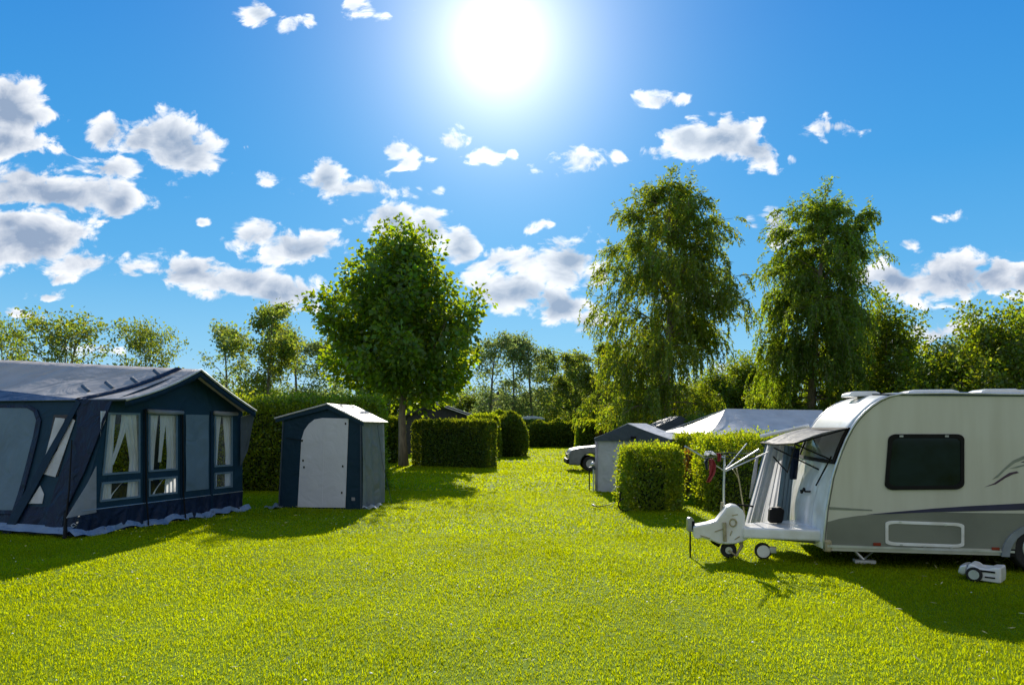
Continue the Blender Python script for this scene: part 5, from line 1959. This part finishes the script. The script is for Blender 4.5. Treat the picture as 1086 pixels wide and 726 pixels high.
def build_world():
    w = bpy.data.worlds.new('World')
    S.world = w
    w.use_nodes = True
    nt = w.node_tree
    for n in list(nt.nodes):
        nt.nodes.remove(n)
    N, L = nt.nodes.new, nt.links.new
    out = N('ShaderNodeOutputWorld')
    bg = N('ShaderNodeBackground')
    bg.inputs['Strength'].default_value = 0.1
    L(bg.outputs[0], out.inputs[0])
    sky = N('ShaderNodeTexSky')
    sky.sky_type = 'NISHITA'
    sky.sun_disc = False
    sky.sun_elevation = SUN_EL
    sky.sun_rotation = SUN_AZ
    sky.air_density = 1.15
    sky.dust_density = 0.2
    sky.ozone_density = 2.2
    # clear-air blue by elevation, with a share of the Nishita sky for its warmth round the sun
    tcs = N('ShaderNodeTexCoord')
    sps = N('ShaderNodeSeparateXYZ')
    L(tcs.outputs['Generated'], sps.inputs[0])
    ramp = N('ShaderNodeValToRGB')
    e = ramp.color_ramp.elements
    e[0].position, e[0].color = 0.0, (.46, .68, .84, 1)
    e[1].position, e[1].color = 1.0, (.008, .14, .42, 1)
    for p_, c_ in ((.10, (.22, .53, .79)), (.20, (.09, .385, .74)), (.32, (.04, .30, .69)), (.48, (.016, .215, .62))):
        q = e.new(p_)
        q.color = (*c_, 1)
    L(sps.outputs['Z'], ramp.inputs[0])
    k1 = N('ShaderNodeVectorMath')
    k1.operation = 'MULTIPLY'
    k1.inputs[1].default_value = (SKYA, SKYA, SKYA)
    L(ramp.outputs[0], k1.inputs[0])
    hs = N('ShaderNodeVectorMath')
    hs.operation = 'MULTIPLY_ADD'
    hs.inputs[1].default_value = (SKYB, SKYB, SKYB)
    L(sky.outputs[0], hs.inputs[0])
    L(k1.outputs[0], hs.inputs[2])

    # cloud masses over the tangent direction (x / y, z / y), one soft ellipse each
    tc = N('ShaderNodeTexCoord')
    sp = N('ShaderNodeSeparateXYZ')
    L(tc.outputs['Generated'], sp.inputs[0])
    ym = N('ShaderNodeMath')
    ym.operation = 'MAXIMUM'
    ym.inputs[1].default_value = 0.15
    L(sp.outputs['Y'], ym.inputs[0])
    dx = N('ShaderNodeMath')
    dx.operation = 'DIVIDE'
    L(sp.outputs['X'], dx.inputs[0])
    L(ym.outputs[0], dx.inputs[1])
    dz = N('ShaderNodeMath')
    dz.operation = 'DIVIDE'
    L(sp.outputs['Z'], dz.inputs[0])
    L(ym.outputs[0], dz.inputs[1])
    cb = N('ShaderNodeCombineXYZ')
    L(dx.outputs[0], cb.inputs[0])
    L(dz.outputs[0], cb.inputs[1])
    wn = N('ShaderNodeTexNoise')
    wn.noise_dimensions = '2D'
    wn.inputs['Scale'].default_value = 10
    wn.inputs['Detail'].default_value = 2
    L(cb.outputs[0], wn.inputs['Vector'])
    ws = N('ShaderNodeVectorMath')
    ws.operation = 'MULTIPLY_ADD'
    ws.inputs[1].default_value = (.045, .03, 0)
    ws.inputs[2].default_value = (-.0225, -.015, 0)
    L(wn.outputs['Color'], ws.inputs[0])
    wa = N('ShaderNodeVectorMath')
    wa.operation = 'ADD'
    L(cb.outputs[0], wa.inputs[0])
    L(ws.outputs[0], wa.inputs[1])
    prev = None
    for (u, v, a, b) in CLOUDS:
        cx, cz = (u - U0) / FP, (V0 - v) / FP
        o = max(0.0, min(0.62, (26 - b) / 26))
        k = 1.15 / math.sqrt(max(.2, .83 - o * o)) * .91
        sx, sz = FP / (a * k), FP / (b * k)
        ma = N('ShaderNodeVectorMath')
        ma.operation = 'MULTIPLY_ADD'
        ma.inputs[1].default_value = (sx, sz, 0)
        ma.inputs[2].default_value = (-cx * sx, -cz * sz, o)
        L(wa.outputs[0], ma.inputs[0])
        le = N('ShaderNodeVectorMath')
        le.operation = 'LENGTH'
        L(ma.outputs[0], le.inputs[0])
        if prev is None:
            prev = le.outputs['Value']
        else:
            mn = N('ShaderNodeMath')
            mn.operation = 'MINIMUM'
            L(prev, mn.inputs[0])
            L(le.outputs['Value'], mn.inputs[1])
            prev = mn.outputs[0]
    inv = N('ShaderNodeMath')
    inv.operation = 'MULTIPLY_ADD'
    inv.inputs[1].default_value = -1.7
    inv.inputs[2].default_value = 1.56
    L(prev, inv.inputs[0])
    mass = N('ShaderNodeMath')
    mass.operation = 'MAXIMUM'
    mass.inputs[1].default_value = -1.2
    L(inv.outputs[0], mass.inputs[0])
    # billows as a small group, looked up twice
    gt = bpy.data.node_groups.new('cloud_billows', 'ShaderNodeTree')
    gt.interface.new_socket('Vector', in_out='INPUT', socket_type='NodeSocketVector')
    gt.interface.new_socket('Field', in_out='OUTPUT', socket_type='NodeSocketFloat')
    gi, go = gt.nodes.new('NodeGroupInput'), gt.nodes.new('NodeGroupOutput')
    gN, gL = gt.nodes.new, gt.links.new
    mp = gN('ShaderNodeMapping')
    mp.inputs['Scale'].default_value = (0.85, 1.35, 1.0)
    gL(gi.outputs[0], mp.inputs[0])
    n1 = gN('ShaderNodeTexNoise')
    n1.noise_dimensions = '2D'
    n1.inputs['Scale'].default_value = 20
    n1.inputs['Detail'].default_value = 8
    n1.inputs['Roughness'].default_value = 0.6
    n1.inputs['Distortion'].default_value = 0.3
    gL(mp.outputs[0], n1.inputs['Vector'])
    vo = gN('ShaderNodeTexVoronoi')
    vo.voronoi_dimensions = '2D'
    vo.feature = 'F1'
    vo.inputs['Scale'].default_value = 42
    vo.inputs['Detail'].default_value = 1.0
    vd = gN('ShaderNodeVectorMath')
    vd.operation = 'MULTIPLY_ADD'
    vd.inputs[1].default_value = (.03, .03, 0)
    gL(n1.outputs['Color'], vd.inputs[0])
    gL(mp.outputs[0], vd.inputs[2])
    gL(vd.outputs[0], vo.inputs['Vector'])
    s1 = gN('ShaderNodeMath')
    s1.operation = 'MULTIPLY_ADD'
    s1.inputs[1].default_value = 3.3
    s1.inputs[2].default_value = -1.65
    gL(n1.outputs['Fac'], s1.inputs[0])
    s2 = gN('ShaderNodeMath')
    s2.operation = 'MULTIPLY_ADD'
    s2.inputs[1].default_value = -0.42
    s2.inputs[2].default_value = 0.2
    gL(vo.outputs['Distance'], s2.inputs[0])
    ad = gN('ShaderNodeMath')
    gL(s1.outputs[0], ad.inputs[0])
    gL(s2.outputs[0], ad.inputs[1])
    gL(ad.outputs[0], go.inputs[0])

    def billow(vec):
        g = N('ShaderNodeGroup')
        g.node_tree = gt
        L(vec, g.inputs[0])
        f = N('ShaderNodeMath')
        L(mass.outputs[0], f.inputs[0])
        L(g.outputs[0], f.inputs[1])
        return f
    g1 = billow(cb.outputs[0])
    # second look a step towards the sun: how much cloud stands in the light's way
    sunp = (math.tan(SUN_AZ), math.tan(SUN_EL) / math.cos(SUN_AZ), 0)
    sb = N('ShaderNodeVectorMath')
    sb.operation = 'SUBTRACT'
    sb.inputs[0].default_value = sunp
    L(cb.outputs[0], sb.inputs[1])
    nm = N('ShaderNodeVectorMath')
    nm.operation = 'NORMALIZE'
    L(sb.outputs[0], nm.inputs[0])
    sc = N('ShaderNodeVectorMath')
    sc.operation = 'MULTIPLY_ADD'
    sc.inputs[1].default_value = (0.03, 0.03, 0)
    L(nm.outputs[0], sc.inputs[0])
    L(cb.outputs[0], sc.inputs[2])
    g2 = billow(sc.outputs[0])
    alpha = N('ShaderNodeMapRange')
    alpha.interpolation_type = 'SMOOTHSTEP'
    alpha.inputs[1].default_value = -0.02
    alpha.inputs[2].default_value = 0.62
    L(g1.outputs[0], alpha.inputs[0])
    thick = N('ShaderNodeMapRange')
    thick.interpolation_type = 'LINEAR'
    thick.inputs[1].default_value = 0.15
    thick.inputs[2].default_value = 1.35
    hf = N('ShaderNodeMath')
    hf.operation = 'ADD'
    L(g1.outputs[0], hf.inputs[0])
    L(mass.outputs[0], hf.inputs[1])
    hf2 = N('ShaderNodeMath')
    hf2.operation = 'MULTIPLY'
    hf2.inputs[1].default_value = 0.5
    L(hf.outputs[0], hf2.inputs[0])
    L(hf2.outputs[0], thick.inputs[0])
    df = N('ShaderNodeMath')
    df.operation = 'SUBTRACT'
    L(g2.outputs[0], df.inputs[0])
    L(g1.outputs[0], df.inputs[1])
    sh = N('ShaderNodeMapRange')
    sh.inputs[1].default_value = -0.7
    sh.inputs[2].default_value = 0.7
    sh.inputs[3].default_value = -0.26
    sh.inputs[4].default_value = 0.30
    L(df.outputs[0], sh.inputs[0])
    dk = N('ShaderNodeMath')
    dk.use_clamp = True
    L(thick.outputs[0], dk.inputs[0])
    L(sh.outputs[0], dk.inputs[1])
    cc = N('ShaderNodeMix')
    cc.data_type = 'RGBA'
    cc.inputs[6].default_value = (7.6, 7.7, 7.9, 1)
    cc.inputs[7].default_value = (2.1, 2.75, 3.9, 1)
    L(dk.outputs[0], cc.inputs[0])
    # only in the forward half and above the horizon haze
    fade = N('ShaderNodeMapRange')
    fade.inputs[1].default_value = 0.03
    fade.inputs[2].default_value = 0.10
    L(sp.outputs['Z'], fade.inputs[0])
    fwd = N('ShaderNodeMapRange')
    fwd.inputs[1].default_value = 0.2
    fwd.inputs[2].default_value = 0.45
    L(sp.outputs['Y'], fwd.inputs[0])
    am = N('ShaderNodeMath')
    am.operation = 'MULTIPLY'
    L(alpha.outputs[0], am.inputs[0])
    L(fade.outputs[0], am.inputs[1])
    am2 = N('ShaderNodeMath')
    am2.operation = 'MULTIPLY'
    L(am.outputs[0], am2.inputs[0])
    L(fwd.outputs[0], am2.inputs[1])
    mix = N('ShaderNodeMix')
    mix.data_type = 'RGBA'
    L(am2.outputs[0], mix.inputs[0])
    L(hs.outputs[0], mix.inputs[6])
    L(cc.outputs[2], mix.inputs[7])
    # unseen bright clouds added behind the viewer as neutral fill for shaded sides
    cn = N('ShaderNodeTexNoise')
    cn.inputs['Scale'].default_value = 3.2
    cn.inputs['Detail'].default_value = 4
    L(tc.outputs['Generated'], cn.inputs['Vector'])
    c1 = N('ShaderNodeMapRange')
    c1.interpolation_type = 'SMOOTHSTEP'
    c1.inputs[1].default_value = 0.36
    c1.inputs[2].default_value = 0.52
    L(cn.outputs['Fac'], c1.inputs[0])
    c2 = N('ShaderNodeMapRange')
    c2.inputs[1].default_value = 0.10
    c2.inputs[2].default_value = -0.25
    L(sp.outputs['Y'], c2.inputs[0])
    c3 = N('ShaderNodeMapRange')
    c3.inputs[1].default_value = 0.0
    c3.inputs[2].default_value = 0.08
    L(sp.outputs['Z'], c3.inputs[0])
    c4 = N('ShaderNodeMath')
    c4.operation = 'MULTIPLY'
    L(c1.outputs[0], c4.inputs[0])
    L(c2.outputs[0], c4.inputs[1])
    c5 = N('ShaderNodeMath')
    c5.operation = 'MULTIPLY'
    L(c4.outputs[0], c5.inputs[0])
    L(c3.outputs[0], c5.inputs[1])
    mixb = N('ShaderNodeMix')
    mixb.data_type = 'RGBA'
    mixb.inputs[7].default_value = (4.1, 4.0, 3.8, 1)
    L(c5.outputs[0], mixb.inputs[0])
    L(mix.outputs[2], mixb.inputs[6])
    # bright air round the sun (aureole)
    sd = Vector((math.sin(SUN_AZ) * math.cos(SUN_EL), math.cos(SUN_AZ) * math.cos(SUN_EL), math.sin(SUN_EL)))
    nv = N('ShaderNodeVectorMath')
    nv.operation = 'NORMALIZE'
    L(tc.outputs['Generated'], nv.inputs[0])
    dt = N('ShaderNodeVectorMath')
    dt.operation = 'DOT_PRODUCT'
    dt.inputs[1].default_value = sd
    L(nv.outputs[0], dt.inputs[0])
    an = N('ShaderNodeMath')
    an.operation = 'ARCCOSINE'
    L(dt.outputs['Value'], an.inputs[0])
    ms = N('ShaderNodeMath')
    ms.operation = 'MULTIPLY'
    ms.inputs[1].default_value = -15.0
    L(an.outputs[0], ms.inputs[0])
    cr = N('ShaderNodeMath')
    cr.operation = 'EXPONENT'
    L(ms.outputs[0], cr.inputs[0])
    ms2 = N('ShaderNodeMath')
    ms2.operation = 'MULTIPLY'
    ms2.inputs[1].default_value = -4.6
    L(an.outputs[0], ms2.inputs[0])
    cr2 = N('ShaderNodeMath')
    cr2.operation = 'EXPONENT'
    L(ms2.outputs[0], cr2.inputs[0])
    cr3 = N('ShaderNodeVectorMath')
    cr3.operation = 'MULTIPLY'
    cr3.inputs[1].default_value = (1.0, 1.7, 1.9)
    L(cr2.outputs[0], cr3.inputs[0])
    ga = N('ShaderNodeMix')
    ga.data_type = 'RGBA'
    ga.blend_type = 'ADD'
    ga.clamp_result = False
    ga.inputs[0].default_value = 1.0
    gm = N('ShaderNodeVectorMath')
    gm.operation = 'MULTIPLY_ADD'
    gm.inputs[1].default_value = (13.5, 11.5, 8.5)
    L(cr.outputs[0], gm.inputs[0])
    L(cr3.outputs[0], gm.inputs[2])
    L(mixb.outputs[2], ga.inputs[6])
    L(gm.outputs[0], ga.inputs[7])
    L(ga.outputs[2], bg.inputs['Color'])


def build_light_and_camera():
    sd = Vector((math.sin(SUN_AZ) * math.cos(SUN_EL), math.cos(SUN_AZ) * math.cos(SUN_EL), math.sin(SUN_EL)))
    ld = bpy.data.lights.new('sun', 'SUN')
    ld.energy = 4.9
    ld.angle = math.radians(0.55)
    ld.color = (1.0, 0.93, 0.80)
    lo = bpy.data.objects.new('sun', ld)
    COL.objects.link(lo)
    lo.rotation_euler = sd.to_track_quat('Z', 'Y').to_euler()
    lo.location = (0, 0, 30)
    cam = bpy.data.cameras.new('camera')
    cam.sensor_width = 36
    cam.sensor_fit = 'HORIZONTAL'
    cam.lens = FP / 1086 * 36
    cam.shift_y = (V0 - 363) / 1086
    cam.clip_end = 3000
    co = bpy.data.objects.new('camera', cam)
    COL.objects.link(co)
    co.location = (0, 0, CH)
    co.rotation_euler = (PI / 2, 0, 0)
    S.camera = co
    vs = S.view_settings
    vs.view_transform = 'Standard'
    vs.look = 'None'
    vs.exposure = EXPO
    vs.gamma = 1
    vs.use_curve_mapping = False
    S.render.engine = 'CYCLES'
    S.cycles.use_denoising = True
    S.cycles.max_bounces = 8
    S.cycles.diffuse_bounces = 4
    S.cycles.glossy_bounces = 3
    S.cycles.transparent_max_bounces = 12


SKYA, SKYB = 7.7, 0.03
EXPO = 0.5
build_ground()
build_grass()
build_straw()
build_vegetation()
build_awning()
build_navy_shed()
build_grey_shed()
build_party_tent()
build_car()
build_caravan()
build_posts()
build_world()
build_light_and_camera()
